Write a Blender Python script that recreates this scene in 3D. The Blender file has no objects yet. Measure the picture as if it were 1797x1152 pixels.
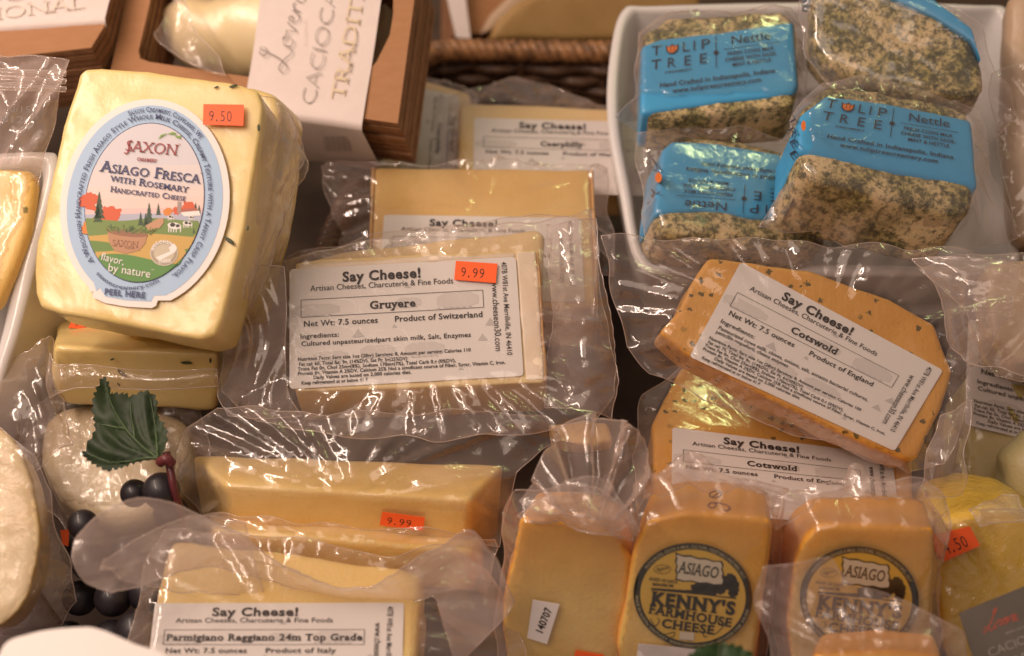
import bpy, bmesh, math, random
import numpy as np
from mathutils import Vector, Matrix, noise
from mathutils.geometry import delaunay_2d_cdt
from mathutils.bvhtree import BVHTree

S = bpy.context.scene
# ---------------------------------------------------------------- camera
PW, PH, FP = 1797.0, 1152.0, 2721.0
PITCH = math.radians(40)
FW = Vector((0, math.cos(PITCH), -math.sin(PITCH)))
UP = Vector((0, math.sin(PITCH), math.cos(PITCH)))
RT = Vector((1, 0, 0))
CAM = -FW * 0.80
cd = bpy.data.cameras.new('camera'); co = bpy.data.objects.new('camera', cd)
S.collection.objects.link(co); S.camera = co
co.location = CAM; co.rotation_euler = (math.radians(90) - PITCH, 0, 0)
cd.sensor_width = 36; cd.lens = FP / PW * 36; cd.clip_start = .02; cd.clip_end = 50
cd.dof.use_dof = True; cd.dof.focus_distance = .685; cd.dof.aperture_fstop = 6.3
# ---------------------------------------------------------------- light
w = bpy.data.worlds.new('World'); S.world = w; w.use_nodes = True
w.node_tree.nodes['Background'].inputs[0].default_value = (1.0, .72, .60, 1)
w.node_tree.nodes['Background'].inputs[1].default_value = .24
def lamp(name, pos, target, sx, sy, power, col):
    l = bpy.data.lights.new(name, 'AREA'); l.shape = 'RECTANGLE'; l.size = sx; l.size_y = sy
    l.energy = power; l.color = col
    o = bpy.data.objects.new(name, l); S.collection.objects.link(o)
    p = Vector(pos); o.location = p
    o.rotation_euler = (Vector(target) - p).to_track_quat('-Z', 'Y').to_euler()
    return o
lamp('case_tube_lamp', (-.48, -.10, .62), (-.12, 0, 0), .9, .03, 4.3, (1, .76, .62))
lamp('ceiling_tube_lamp', (-.55, -.55, 1.5), (-.05, 0, 0), 1.6, .8, 7.2, (1, .77, .62))
lamp('green_tube_lamp', (.35, .38, .75), (0, .02, 0),   .35, .02, .42, (.84, 1.0, .38))
S.view_settings.view_transform = 'Standard'; S.view_settings.look = 'None'
S.view_settings.exposure = 0.16; S.view_settings.gamma = 1
S.render.engine = 'CYCLES'
S.cycles.transparent_max_bounces = 24; S.cycles.max_bounces = 8
S.cycles.caustics_reflective = False; S.cycles.caustics_refractive = False
S.cycles.sample_clamp_indirect = 3

# ---------------------------------------------------------------- helpers
def P(px, py, Z):
    return CAM + FW * Z + RT * ((px - PW / 2) / FP * Z) + UP * ((PH / 2 - py) / FP * Z)

class Fr:
    """plane through a point, leaning 'tilt' (top away) and 'yaw' (turned to the right) from facing the camera"""
    def __init__(s, px, py, Z, tilt=0, yaw=0, roll=0):
        t, y, r = map(math.radians, (tilt, yaw, roll))
        n = RT * (math.sin(y) * math.cos(t)) + UP * math.sin(t) - FW * (math.cos(t) * math.cos(y))
        n.normalize()
        x = (RT - n * RT.dot(n)).normalized(); yv = n.cross(x)
        x, yv = x * math.cos(r) - yv * math.sin(r), x * math.sin(r) + yv * math.cos(r)
        s.o = P(px, py, Z); s.n = n; s.x = x; s.y = yv
        s.M = Matrix(((x.x, yv.x, n.x, s.o.x), (x.y, yv.y, n.y, s.o.y), (x.z, yv.z, n.z, s.o.z), (0, 0, 0, 1)))
    def hit(s, px, py, h=0.0):
        d = P(px, py, 1.0) - CAM
        q = s.o + s.n * h
        k = (q - CAM).dot(s.n) / d.dot(s.n)
        p = CAM + d * k - s.o
        return (p.dot(s.x), p.dot(s.y))
    def w(s, u, v, h=0):
        return s.o + s.x * u + s.y * v + s.n * h

WM = {}
def place(o, M, parent=None):
    S.collection.objects.link(o)
    if parent is not None:
        o.parent = parent; o.matrix_parent_inverse = WM[parent.name].inverted()
    o.matrix_basis = M; WM[o.name] = M.copy()
    return o
def thing(name, label, cat, M, group=None):
    o = bpy.data.objects.new(name, None); o.empty_display_size = .02
    place(o, M); tag(o, label, cat, group); return o
def tag(o, label=None, cat=None, group=None, kind=None):
    if label: o['label'] = label
    if cat: o['category'] = cat
    if group: o['group'] = group
    if kind: o['kind'] = kind
    return o
def mesh(name, V, F, mats, parent=None, M=None, smooth=True, midx=None, kind=None):
    me = bpy.data.meshes.new(name)
    me.from_pydata([tuple(v) for v in V], [], [tuple(f) for f in F]); 
    for m in (mats if isinstance(mats, (list, tuple)) else [mats]): me.materials.append(m)
    if midx: me.polygons.foreach_set('material_index', midx)
    me.polygons.foreach_set('use_smooth', [smooth] * len(me.polygons)); me.update()
    o = bpy.data.objects.new(name, me)
    place(o, M if M is not None else Matrix(), parent)
    if kind: o['kind'] = kind
    return o
def worldverts(o):
    M = WM[o.name]; return [M @ v.co for v in o.data.vertices]

def nz(x, y=0., z=0.): return noise.noise(Vector((x, y, z)))
def catmull(pts, n=8, closed=False):
    out = []; N = len(pts); P_ = [Vector(p) for p in pts]
    R = range(N) if closed else range(N - 1)
    for i in R:
        if closed: a, b, c, d = (P_[(i + k) % N] for k in (-1, 0, 1, 2))
        else: a, b, c, d = P_[max(i - 1, 0)], P_[i], P_[i + 1], P_[min(i + 2, N - 1)]
        for k in range(n):
            t = k / n
            out.append(.5 * ((2 * b) + (c - a) * t + (2 * a - 5 * b + 4 * c - d) * t * t + (3 * b - a - 3 * c + d) * t ** 3))
    if not closed: out.append(P_[-1])
    return out

# ---------------------------------------------------------------- materials
def newmat(name):
    m = bpy.data.materials.new(name); m.use_nodes = True
    nt = m.node_tree; return m, nt, nt.nodes['Principled BSDF']
def L(nt, a, b): nt.links.new(a, b)
def node(nt, t, **kw):
    n = nt.nodes.new(t)
    for k, v in kw.items(): setattr(n, k, v)
    return n
def tex_noise(nt, scale, detail=3, rough=.5, vec=None, dist=0):
    n = node(nt, 'ShaderNodeTexNoise'); n.inputs['Scale'].default_value = scale
    n.inputs['Detail'].default_value = detail; n.inputs['Roughness'].default_value = rough
    n.inputs['Distortion'].default_value = dist
    if vec is not None: L(nt, vec, n.inputs['Vector'])
    return n
def ramp(nt, src, stops):
    r = node(nt, 'ShaderNodeValToRGB'); L(nt, src, r.inputs[0])
    e = r.color_ramp.elements
    while len(e) < len(stops): e.new(.5)
    for k, (p, c) in enumerate(stops):
        e[k].position = p; e[k].color = (c, c, c, 1) if isinstance(c, (int, float)) else (*c, 1)
    return r
def mixc(nt, fac, a, b, mode='MIX'):
    m = node(nt, 'ShaderNodeMix', data_type='RGBA', blend_type=mode)
    for sock, v in ((m.inputs[0], fac), (m.inputs[6], a), (m.inputs[7], b)):
        if isinstance(v, (int, float)): sock.default_value = v
        elif isinstance(v, tuple): sock.default_value = (*v, 1)
        else: L(nt, v, sock)
    return m.outputs[2]
def bump(nt, b, src, strength, dist):
    n = node(nt, 'ShaderNodeBump'); n.inputs['Strength'].default_value = strength; n.inputs['Distance'].default_value = dist
    L(nt, src, n.inputs['Height']); L(nt, n.outputs[0], b.inputs['Normal']); return n
def objvec(nt, sc=(1, 1, 1)):
    t = node(nt, 'ShaderNodeTexCoord'); m = node(nt, 'ShaderNodeMapping'); m.inputs['Scale'].default_value = sc
    L(nt, t.outputs['Object'], m.inputs[0]); return m.outputs[0]

CM = {}
def plain(col, rough=.6, name='ink', spec=.4):
    k = (name, tuple(col), rough)
    if k not in CM:
        m, nt, b = newmat(name); b.inputs['Base Color'].default_value = (*col, 1)
        b.inputs['Roughness'].default_value = rough; b.inputs['Specular IOR Level'].default_value = spec
        CM[k] = m
    return CM[k]
def cheese(name, c1, c2, coat=.0, rough=.42, wrink=0., sss=.22, flecks=None, rind=None, scale=60, grad=True):
    m, nt, b = newmat(name); v = objvec(nt)
    n1 = tex_noise(nt, scale * .35, 4, .55, v); n2 = tex_noise(nt, scale * 9, 3, .6, v)
    c = mixc(nt, ramp(nt, n1.outputs[0], [(.34, 0.), (.66, 1.)]).outputs[0], c1, c2)
    c = mixc(nt, .10, c, mixc(nt, n2.outputs[0], tuple(x * .6 for x in c1), tuple(min(1, x * 1.25) for x in c2)))
    if flecks:
        col, dens, sc, size = flecks
        vo = node(nt, 'ShaderNodeTexVoronoi'); vo.inputs['Scale'].default_value = sc
        dv = node(nt, 'ShaderNodeVectorMath', operation='ADD'); L(nt, v, dv.inputs[0])
        nn = tex_noise(nt, sc * 2.2, 2, .6, v)
        sm = node(nt, 'ShaderNodeVectorMath', operation='SCALE'); L(nt, nn.outputs['Color'], sm.inputs[0]); sm.inputs['Scale'].default_value = 1.0 / sc * .9
        L(nt, sm.outputs[0], dv.inputs[1]); L(nt, dv.outputs[0], vo.inputs['Vector'])
        r1 = ramp(nt, vo.outputs['Distance'], [(size, 1.), (size + .07, 0.)])
        sp = node(nt, 'ShaderNodeSeparateColor'); L(nt, vo.outputs['Color'], sp.inputs[0])
        r2 = ramp(nt, sp.outputs[0], [(dens, 1.), (dens + .02, 0.)])
        mu = node(nt, 'ShaderNodeMath', operation='MULTIPLY'); L(nt, r1.outputs[0], mu.inputs[0]); L(nt, r2.outputs[0], mu.inputs[1])
        mk = node(nt, 'ShaderNodeMath', operation='MULTIPLY'); L(nt, mu.outputs[0], mk.inputs[0]); mk.inputs[1].default_value = .85
        c = mixc(nt, mk.outputs[0], c, col)
    if rind:
        tn = node(nt, 'ShaderNodeTexCoord'); sx_ = node(nt, 'ShaderNodeSeparateXYZ'); L(nt, tn.outputs['Normal'], sx_.inputs[0])
        n5 = tex_noise(nt, 40, 3, .5, v); ad5 = node(nt, 'ShaderNodeMath', operation='MULTIPLY_ADD'); L(nt, n5.outputs[0], ad5.inputs[0]); ad5.inputs[1].default_value = .1; L(nt, sx_.outputs[2], ad5.inputs[2])
        c = mixc(nt, ramp(nt, ad5.outputs[0], [(.45, 0.), (.95, 1.)]).outputs[0], rind, c)
        c0 = c; sy_ = node(nt, 'ShaderNodeSeparateXYZ'); L(nt, v, sy_.inputs[0])
        ml = node(nt, 'ShaderNodeMath', operation='MULTIPLY_ADD'); L(nt, n5.outputs[0], ml.inputs[0]); ml.inputs[1].default_value = .02; L(nt, sy_.outputs[1], ml.inputs[2])
        c = mixc(nt, ramp(nt, ml.outputs[0], [(.004, 0.), (.036, .9)]).outputs[0], c, tuple(q * w_ for q, w_ in zip(c1, (.97, .72, .30))))
        if not grad: c = c0
    L(nt, c, b.inputs['Base Color'])
    b.inputs['Roughness'].default_value = rough
    b.inputs['Subsurface Weight'].default_value = sss
    b.inputs['Subsurface Radius'].default_value = (1.0, .55, .22); b.inputs['Subsurface Scale'].default_value = .006
    b.inputs['Coat Weight'].default_value = coat; b.inputs['Coat Roughness'].default_value = .24
    nb = node(nt, 'ShaderNodeMath', operation='ADD'); L(nt, n1.outputs[0], nb.inputs[0]); L(nt, n2.outputs[0], nb.inputs[1])
    mp3 = objvec(nt, (1, .09, 1)); n3 = tex_noise(nt, scale * 7, 4, .6, mp3)
    vo2 = node(nt, 'ShaderNodeTexVoronoi'); vo2.inputs['Scale'].default_value = scale * 4; L(nt, v, vo2.inputs['Vector'])
    pit = ramp(nt, vo2.outputs['Distance'], [(.0, 0.), (.16, 1.)])
    nb2 = node(nt, 'ShaderNodeMath', operation='MULTIPLY_ADD'); L(nt, n3.outputs[0], nb2.inputs[0]); nb2.inputs[1].default_value = .7; L(nt, nb.outputs[0], nb2.inputs[2])
    nb3 = node(nt, 'ShaderNodeMath', operation='MULTIPLY_ADD'); L(nt, pit.outputs[0], nb3.inputs[0]); nb3.inputs[1].default_value = .5; L(nt, nb2.outputs[0], nb3.inputs[2])
    bump(nt, b, nb3.outputs[0], .4 if coat < .55 else .12, .0007)
    if coat > 0:
        wv = tex_noise(nt, scale * .8, 5, .6, v, .8)
        r = ramp(nt, wv.outputs[0], [(.36, 1.), (.5, .0), (.62, .9)])
        b2 = node(nt, 'ShaderNodeBump'); b2.inputs['Strength'].default_value = .06 + wrink; b2.inputs['Distance'].default_value = .0008
        L(nt, r.outputs[0], b2.inputs['Height']); L(nt, b2.outputs[0], b.inputs['Coat Normal'])
    return m
def speckled(name):
    m, nt, b = newmat(name); v = objvec(nt)
    n = tex_noise(nt, 270, 8, .78, v, .2); n2 = tex_noise(nt, 38, 4, .6, v); n3 = tex_noise(nt, 420, 3, .6, v)
    ad = node(nt, 'ShaderNodeMath', operation='ADD'); L(nt, n.outputs[0], ad.inputs[0])
    ml = node(nt, 'ShaderNodeMath', operation='MULTIPLY'); L(nt, n2.outputs[0], ml.inputs[0]); ml.inputs[1].default_value = .45; L(nt, ml.outputs[0], ad.inputs[1])
    r = ramp(nt, ad.outputs[0], [(.67, 0.), (.735, .65), (.82, 1.)])
    herb = mixc(nt, n3.outputs[0], (.045, .047, .026), (.13, .12, .062))
    cr = mixc(nt, ramp(nt, n2.outputs[0], [(.4, 0.), (.62, 1.)]).outputs[0], (.78, .60, .34), (.50, .43, .14))
    L(nt, mixc(nt, r.outputs[0], cr, herb), b.inputs['Base Color'])
    b.inputs['Roughness'].default_value = .5; b.inputs['Coat Weight'].default_value = .35; b.inputs['Coat Roughness'].default_value = .15
    b.inputs['Subsurface Weight'].default_value = .2; b.inputs['Subsurface Scale'].default_value = .003
    bump(nt, b, n.outputs[0], .7, .0015)
    return m
def film_mat(name, haze=.13, tint=(.95, .78, .71), gloss=.08, rough=.11, bs=.12, sc=40):
    m = bpy.data.materials.new(name); m.use_nodes = True; nt = m.node_tree; nt.nodes.clear()
    out = node(nt, 'ShaderNodeOutputMaterial'); v = objvec(nt)
    tr = node(nt, 'ShaderNodeBsdfTransparent'); tr.inputs[0].default_value = (.965, .96, .955, 1)
    df = node(nt, 'ShaderNodeBsdfDiffuse'); df.inputs[0].default_value = (*tint, 1)
    tl = node(nt, 'ShaderNodeBsdfTranslucent'); tl.inputs[0].default_value = (*tint, 1)
    gl = node(nt, 'ShaderNodeBsdfGlossy'); gl.inputs['Roughness'].default_value = rough; gl.inputs[0].default_value = (1, 1, 1, 1)
    dt = node(nt, 'ShaderNodeMixShader'); dt.inputs[0].default_value = .4; L(nt, df.outputs[0], dt.inputs[1]); L(nt, tl.outputs[0], dt.inputs[2])
    n1 = tex_noise(nt, sc, 5, .6, v, 1.2); n2 = tex_noise(nt, sc * 4, 3, .6, v, .5)
    # crinkle lines
    r = ramp(nt, n1.outputs[0], [(.30, 0.), (.47, .25), (.50, 1.), (.53, .25), (.7, 0.)])
    ad = node(nt, 'ShaderNodeMath', operation='MULTIPLY_ADD'); L(nt, n2.outputs[0], ad.inputs[0]); ad.inputs[1].default_value = .25; L(nt, r.outputs[0], ad.inputs[2])
    bp = node(nt, 'ShaderNodeBump'); bp.inputs['Strength'].default_value = bs; bp.inputs['Distance'].default_value = .0006
    L(nt, ad.outputs[0], bp.inputs['Height'])
    L(nt, bp.outputs[0], gl.inputs['Normal'])
    lw = node(nt, 'ShaderNodeLayerWeight'); lw.inputs[0].default_value = .5
    pw = node(nt, 'ShaderNodeMath', operation='POWER'); L(nt, lw.outputs['Facing'], pw.inputs[0]); pw.inputs[1].default_value = 2.5
    g = node(nt, 'ShaderNodeMath', operation='MULTIPLY_ADD'); L(nt, pw.outputs[0], g.inputs[0]); g.inputs[1].default_value = .40; g.inputs[2].default_value = gloss
    hz = node(nt, 'ShaderNodeMath', operation='MULTIPLY_ADD'); L(nt, pw.outputs[0], hz.inputs[0]); hz.inputs[1].default_value = .24
    hv = node(nt, 'ShaderNodeMath', operation='MULTIPLY_ADD'); L(nt, n1.outputs[0], hv.inputs[0]); hv.inputs[1].default_value = haze * .6; hv.inputs[2].default_value = haze * .7
    at = node(nt, 'ShaderNodeAttribute', attribute_name='tight'); sc1 = node(nt, 'ShaderNodeMath', operation='MULTIPLY_ADD'); L(nt, at.outputs['Fac'], sc1.inputs[0]); sc1.inputs[1].default_value = -.93; sc1.inputs[2].default_value = 1
    hs = node(nt, 'ShaderNodeMath', operation='MULTIPLY'); L(nt, hv.outputs[0], hs.inputs[0]); L(nt, sc1.outputs[0], hs.inputs[1]); L(nt, hs.outputs[0], hz.inputs[2])
    m1 = node(nt, 'ShaderNodeMixShader'); L(nt, hz.outputs[0], m1.inputs[0]); L(nt, tr.outputs[0], m1.inputs[1]); L(nt, dt.outputs[0], m1.inputs[2])
    m2 = node(nt, 'ShaderNodeMixShader'); L(nt, g.outputs[0], m2.inputs[0]); L(nt, m1.outputs[0], m2.inputs[1]); L(nt, gl.outputs[0], m2.inputs[2])
    L(nt, m2.outputs[0], out.inputs[0]); return m

FILM = film_mat('clear_bag_film', .15)
FILM2 = film_mat('milky_bag_film', .20, bs=.12)
FILM3 = film_mat('cloudy_bag_film', .36, bs=.15)
WRAP = film_mat('crinkled_shrink_wrap', .14, gloss=.09, rough=.10, bs=.7, sc=90)
SEAM = film_mat('bag_seam_film', .34, gloss=.12)
WHITE = plain((.80, .75, .72), .45, 'white_label_paper')
BLACK = plain((.028, .022, .022), .5, 'black_ink')
ORANGE = plain((.93, .135, .03), .5, 'orange_sticker_paper')

# ---------------------------------------------------------------- solids
def prep(me_bm, r, seg=3, cuts=0):
    bmesh.ops.bevel(me_bm, geom=me_bm.edges[:], offset=r, segments=seg, profile=.5, affect='EDGES', clamp_overlap=True)
def grid_block(name, A, B, mat, parent, r=.003, M=None, rough=.0006, fine=.006, seed=0):
    """solid between two rings of world points A (front) and B (back); rounded and a little uneven"""
    M = M if M is not None else Matrix(); Mi = M.inverted()
    bm = bmesh.new(); n = len(A)
    a = [bm.verts.new(Mi @ p) for p in A]; b = [bm.verts.new(Mi @ p) for p in B]
    bm.faces.new(a); bm.faces.new(list(reversed(b)))
    for i in range(n): bm.faces.new((a[i], b[i], b[(i + 1) % n], a[(i + 1) % n]))
    bmesh.ops.recalc_face_normals(bm, faces=bm.faces[:])
    prep(bm, r)
    bmesh.ops.triangulate(bm, faces=[f for f in bm.faces if len(f.verts) > 4])
    for _ in range(4):
        es = [e for e in bm.edges if e.calc_length() > fine]
        if not es or len(bm.verts) > 9000: break
        bmesh.ops.subdivide_edges(bm, edges=es, cuts=1)
        bmesh.ops.triangulate(bm, faces=[f for f in bm.faces if len(f.verts) > 4])
    bm.normal_update()
    for v in bm.verts:
        p = v.co * 45 + Vector((seed, seed * 2, 0))
        v.co += v.normal * (rough * (noise.noise(p) + .5 * noise.noise(p * 3.1)))
    me = bpy.data.meshes.new(name); bm.to_mesh(me); bm.free()
    me.materials.append(mat)
    me.polygons.foreach_set('use_smooth', [True] * len(me.polygons))
    o = bpy.data.objects.new(name, me); place(o, M, parent); return o
def slab(name, fr, outline, t, mat, parent, r=.003, shift=(0, 0), grow=0., **kw):
    """outline (photo pixels) on fr's plane, pushed back by t"""
    pts = [fr.hit(*p[:2]) for p in outline]
    cx = sum(p[0] for p in pts) / len(pts); cy = sum(p[1] for p in pts) / len(pts)
    A = [fr.w(u, v, 0) for u, v in pts]
    B = [fr.w(u + (u - cx) * grow + shift[0], v + (v - cy) * grow + shift[1], -t) for u, v in pts]
    return grid_block(name, A, B, mat, parent, r, fr.M, **kw)
def tube(pts, rad, n=6):
    V = []; F = []; pts = [Vector(p) for p in pts]
    for i, p in enumerate(pts):
        d = (pts[min(i + 1, len(pts) - 1)] - pts[max(i - 1, 0)]).normalized()
        a = d.orthogonal().normalized() if i == 0 else (a - d * a.dot(d)).normalized()
        b = d.cross(a); rr = rad[i] if isinstance(rad, list) else rad
        for k in range(n):
            t = 2 * math.pi * k / n; V.append(p + (a * math.cos(t) + b * math.sin(t)) * rr)
    for i in range(len(pts) - 1):
        for k in range(n):
            F.append((i * n + k, i * n + (k + 1) % n, (i + 1) * n + (k + 1) % n, (i + 1) * n + k))
    F.append(tuple(range(n))[::-1]); F.append(tuple((len(pts) - 1) * n + k for k in range(n)))
    return V, F

# ---------------------------------------------------------------- films
def inpoly(x, y, poly):
    c = np.zeros(x.shape, bool); n = len(poly); j = n - 1
    for i in range(n):
        xi, yi = poly[i]; xj, yj = poly[j]
        m = ((yi > y) != (yj > y)) & (x < (xj - xi) * (y - yi) / ((yj - yi) or 1e-12) + xi)
        c ^= m; j = i
    return c
def ridge(v):
    q = max(0., 1 - abs(v) * 2.4); return 1.5 * q * q - .35
def tri(x):
    x = x - math.floor(x); t = abs(x - .5) * 2
    return t * t * (3 - 2 * t) * .1 + t * .9
FD = {}
def folds(p, seed, base=16, K=7):
    """crumpled-film height: warped straight creases of several directions and sizes, patchy"""
    if (seed, K) not in FD:
        r = random.Random(seed * 7 + 1); L_ = []
        for k in range(K):
            d = Vector((r.gauss(0, 1), r.gauss(0, 1), r.gauss(0, 1))).normalized(); L_.append((d, 1.0 * 1.55 ** k, r.random() * 9, 1.0 / 1.45 ** k))
        FD[(seed, K)] = L_
    s = 0
    wx = Vector((nz(p.x * 22 + seed, p.y * 22, p.z * 22), nz(p.x * 22, p.y * 22 + seed, p.z * 22 + 5), nz(p.x * 22 + 9, p.y * 22, p.z * 22 + seed))) * .020
    q = p + wx
    for i, (d, f, ph, a) in enumerate(FD[(seed, K)]):
        m = min(1, max(0, .5 + 1.9 * nz(p.x * 14 + i * 5 + seed, p.y * 14, p.z * 14 + i)))
        v = tri(q.dot(d) * f * base + ph)
        s += a * m * (v ** 1.6 - .35)
    return s
def film(fr, outline, solids, parent, name='plastic_bag', mat=None, sp=.0021, wr=.0022, eps=.0011, seed=0, h0=0., fold=6, seam=True, floor=-1.0, curve=1, contact=.03, iters=260, lap=0.0):
    mat = mat or FILM
    rnd = random.Random(seed)
    pts3 = [Vector((p[0], p[1], (p[2] if len(p) > 2 else h0) * 1000)) for p in outline]
    loop = catmull(pts3, curve, True) if curve > 1 else pts3
    P2 = []
    for q in loop:
        h = q.z / 1000 
        u, v = fr.hit(q.x, q.y, h); P2.append((u, v, h))
    R = []
    for i in range(len(P2)):
        a = Vector(P2[i]); b = Vector(P2[(i + 1) % len(P2)]); k = max(1, int((b - a).length / sp))
        for j in range(k): R.append(a.lerp(b, j / k))
    nb = len(R)
    R = [r + Vector((.0034 * nz(r.x * 55 + seed, r.y * 55, 9), .0034 * nz(r.x * 55 + seed, r.y * 55, 5), .003 * nz(r.x * 50 + seed, r.y * 50, 3))) for r in R]
    bx = np.array([r.x for r in R]); by = np.array([r.y for r in R])
    xs = np.arange(bx.min(), bx.max(), sp); ys = np.arange(by.min(), by.max(), sp * .87)
    gx, gy = np.meshgrid(xs, ys); gx = gx + (np.arange(len(ys)) % 2)[:, None] * sp * .5
    gx = gx.ravel(); gy = gy.ravel()
    gx = gx + np.array([rnd.uniform(-.2, .2) * sp for _ in gx]); 
    ins = inpoly(gx, gy, list(zip(bx, by))); gx = gx[ins]; gy = gy[ins]
    keep = np.ones(len(gx), bool)
    for i in range(0, len(gx), 500):
        d = np.hypot(gx[i:i + 500, None] - bx[None], gy[i:i + 500, None] - by[None]).min(1)
        keep[i:i + 500] = d > sp * .55
    gx = gx[keep]; gy = gy[keep]
    co2 = [Vector((x, y)) for x, y in zip(list(bx) + list(gx), list(by) + list(gy))]
    v2, e2, f2, ov, _, _ = delaunay_2d_cdt(co2, [(i, (i + 1) % nb) for i in range(nb)], [], 1, 1e-7)
    n = len(v2); X = np.array([p.x for p in v2]); Y = np.array([p.y for p in v2])
    fixed = np.zeros(n, bool); H = np.full(n, h0); 
    for i, o in enumerate(ov):
        for q in o:
            if q < nb: fixed[i] = True; H[i] = R[q].z
    obs = np.full(n, floor)
    for so in solids:
        bt = BVHTree.FromPolygons(worldverts(so), [tuple(p.vertices) for p in so.data.polygons])
        for i in range(n):
            if fixed[i]: continue
            o = fr.w(X[i], Y[i], .3); hit = bt.ray_cast(o, -fr.n)
            if hit[0] is not None:
                obs[i] = max(obs[i], .3 - hit[3] + eps)
    E = np.array([(a, b) for a, b in e2]); I = np.r_[E[:, 0], E[:, 1]]; J = np.r_[E[:, 1], E[:, 0]]
    deg = np.maximum(np.bincount(I, minlength=n), 1)
    H = np.where(fixed, H, np.maximum(H, obs))
    for _ in range(iters):
        A = np.bincount(I, weights=H[J], minlength=n) / deg
        H = np.where(fixed, H, np.maximum(A, obs))
    gap = np.clip((H - obs) / .004, 0, 1)
    hasob = obs > floor + 1e-6
    cx = X[hasob].mean() if hasob.any() else X.mean(); cy = Y[hasob].mean() if hasob.any() else Y.mean()
    D = np.zeros(n)
    for i in range(n):
        a = math.atan2(Y[i] - cy, X[i] - cx); rr = math.hypot(X[i] - cx, Y[i] - cy)
        qx = math.cos(a) * fold; qy = math.sin(a) * fold
        d = .55 * ridge(nz(qx + seed, qy, rr * 5)) + .9 * folds(Vector((X[i], Y[i], 0)), seed, 15) + .05 * nz(X[i] * 200, Y[i] * 200)
        D[i] = d * (contact + (1 - contact) * gap[i])
    D *= wr * 1.9; H2 = np.where(fixed, H, np.maximum(H + D - wr * .2, obs - eps * .3))
    for _ in range(1):
        A = np.bincount(I, weights=H2[J], minlength=n) / deg; H2 = np.where(fixed, H2, .8 * H2 + .2 * A)
    H2 = np.where(fixed, H2, np.maximum(H2, obs - eps * .3))
    tight = np.clip(1.15 - (H2 - obs) / .008, 0, 1) * (obs > floor + 1e-6)
    V = [(X[i], Y[i], H2[i]) for i in range(n)]; F = [tuple(f) for f in f2]; mi = [0] * len(F)
    mats = [mat]
    if seam:
        tv, tf = tube([Vector(r) for r in R] + [Vector(R[0])], .00020, 4)
        k = len(V); V += [tuple(q) for q in tv]; F += [tuple(a + k for a in f) for f in tf]; mi += [1] * len(tf); mats = [mat, SEAM]
    o = mesh(name, V, F, mats, parent, fr.M, midx=mi)
    at = o.data.attributes.new('tight', 'FLOAT', 'POINT'); at.data.foreach_set('value', list(tight.astype(float)) + [0.] * (len(V) - n))
    return o
def flap(rows, parent, name='bag_flap', mat=None, n=10, wr=.0016, seed=0, fold=50, M=None):
    """free film sheet through a grid of (px, py, Z) control points"""
    mat = mat or FILM
    G = [[P(*p) for p in r] for r in rows]
    G = [catmull(r, n) for r in G]
    cols = [catmull([G[i][j] for i in range(len(G))], n) for j in range(len(G[0]))]
    nu, nv = len(cols), len(cols[0]); V = []; F = []
    for j in range(nu):
        for i in range(nv):
            p = cols[j][i]
            a = cols[min(j + 1, nu - 1)][i] - cols[max(j - 1, 0)][i]; b = cols[j][min(i + 1, nv - 1)] - cols[j][max(i - 1, 0)]
            nn = a.cross(b); nn = nn.normalized() if nn.length > 1e-12 else -FW
            d = folds(p, seed, fold * .62)
            V.append(p + nn * d * wr)
    for j in range(nu - 1):
        for i in range(nv - 1): F.append((j * nv + i, (j + 1) * nv + i, (j + 1) * nv + i + 1, j * nv + i + 1))
    edge = [V[i] for i in range(nv)] + [V[j * nv + nv - 1] for j in range(1, nu)] + [V[(nu - 1) * nv + i] for i in range(nv - 2, -1, -1)] + [V[j * nv] for j in range(nu - 2, -1, -1)]
    edge = [e for k, e in enumerate(edge) if k == 0 or (e - edge[k - 1]).length > 1e-6]
    mi = [0] * len(F); tv, tf = tube(edge, .00026, 4); k = len(V)
    V += tv; F += [tuple(a + k for a in f) for f in tf]; mi += [1] * len(tf)
    return mesh(name, V, F, [mat, SEAM], parent, M, midx=mi) if M is None else mesh(name, [M.inverted() @ Vector(v) for v in V], F, [mat, SEAM], parent, M, midx=mi)

def fan(hub0, hub1, rim, parent, seed=0, mat=None, pleats=9, zr=.009, zh=.002, Zr=None):
    """gathered film: pleats running from a short neck out to a wide rim"""
    r = random.Random(seed); rim = catmull([Vector(p) for p in rim], 10); rows = []
    for i in range(pleats * 2 + 1):
        t_ = i / (pleats * 2); t_ = min(1, max(0, t_ + (r.uniform(-.9, .9) / (pleats * 2) if 0 < i < pleats * 2 else 0))); q = rim[min(int(t_ * (len(rim) - 1)), len(rim) - 1)]; h = Vector(hub0).lerp(Vector(hub1), t_); s_ = 1 if i % 2 else -1
        j = r.uniform(.05, 1.5); m = h.lerp(q, .5)
        rows.append([tuple(h + Vector((0, 0, s_ * zh * j))), tuple(m + Vector((r.uniform(-5, 5), r.uniform(-5, 5), s_ * (zr * .7 + zh * .3) * j * .6 - .004))), tuple(q + Vector((r.uniform(-6, 6), r.uniform(-9, 9), s_ * zr * j)))])
    return flap(rows, parent, 'bag_neck', mat or FILM2, n=6, wr=.0045, seed=seed, fold=55)

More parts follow.
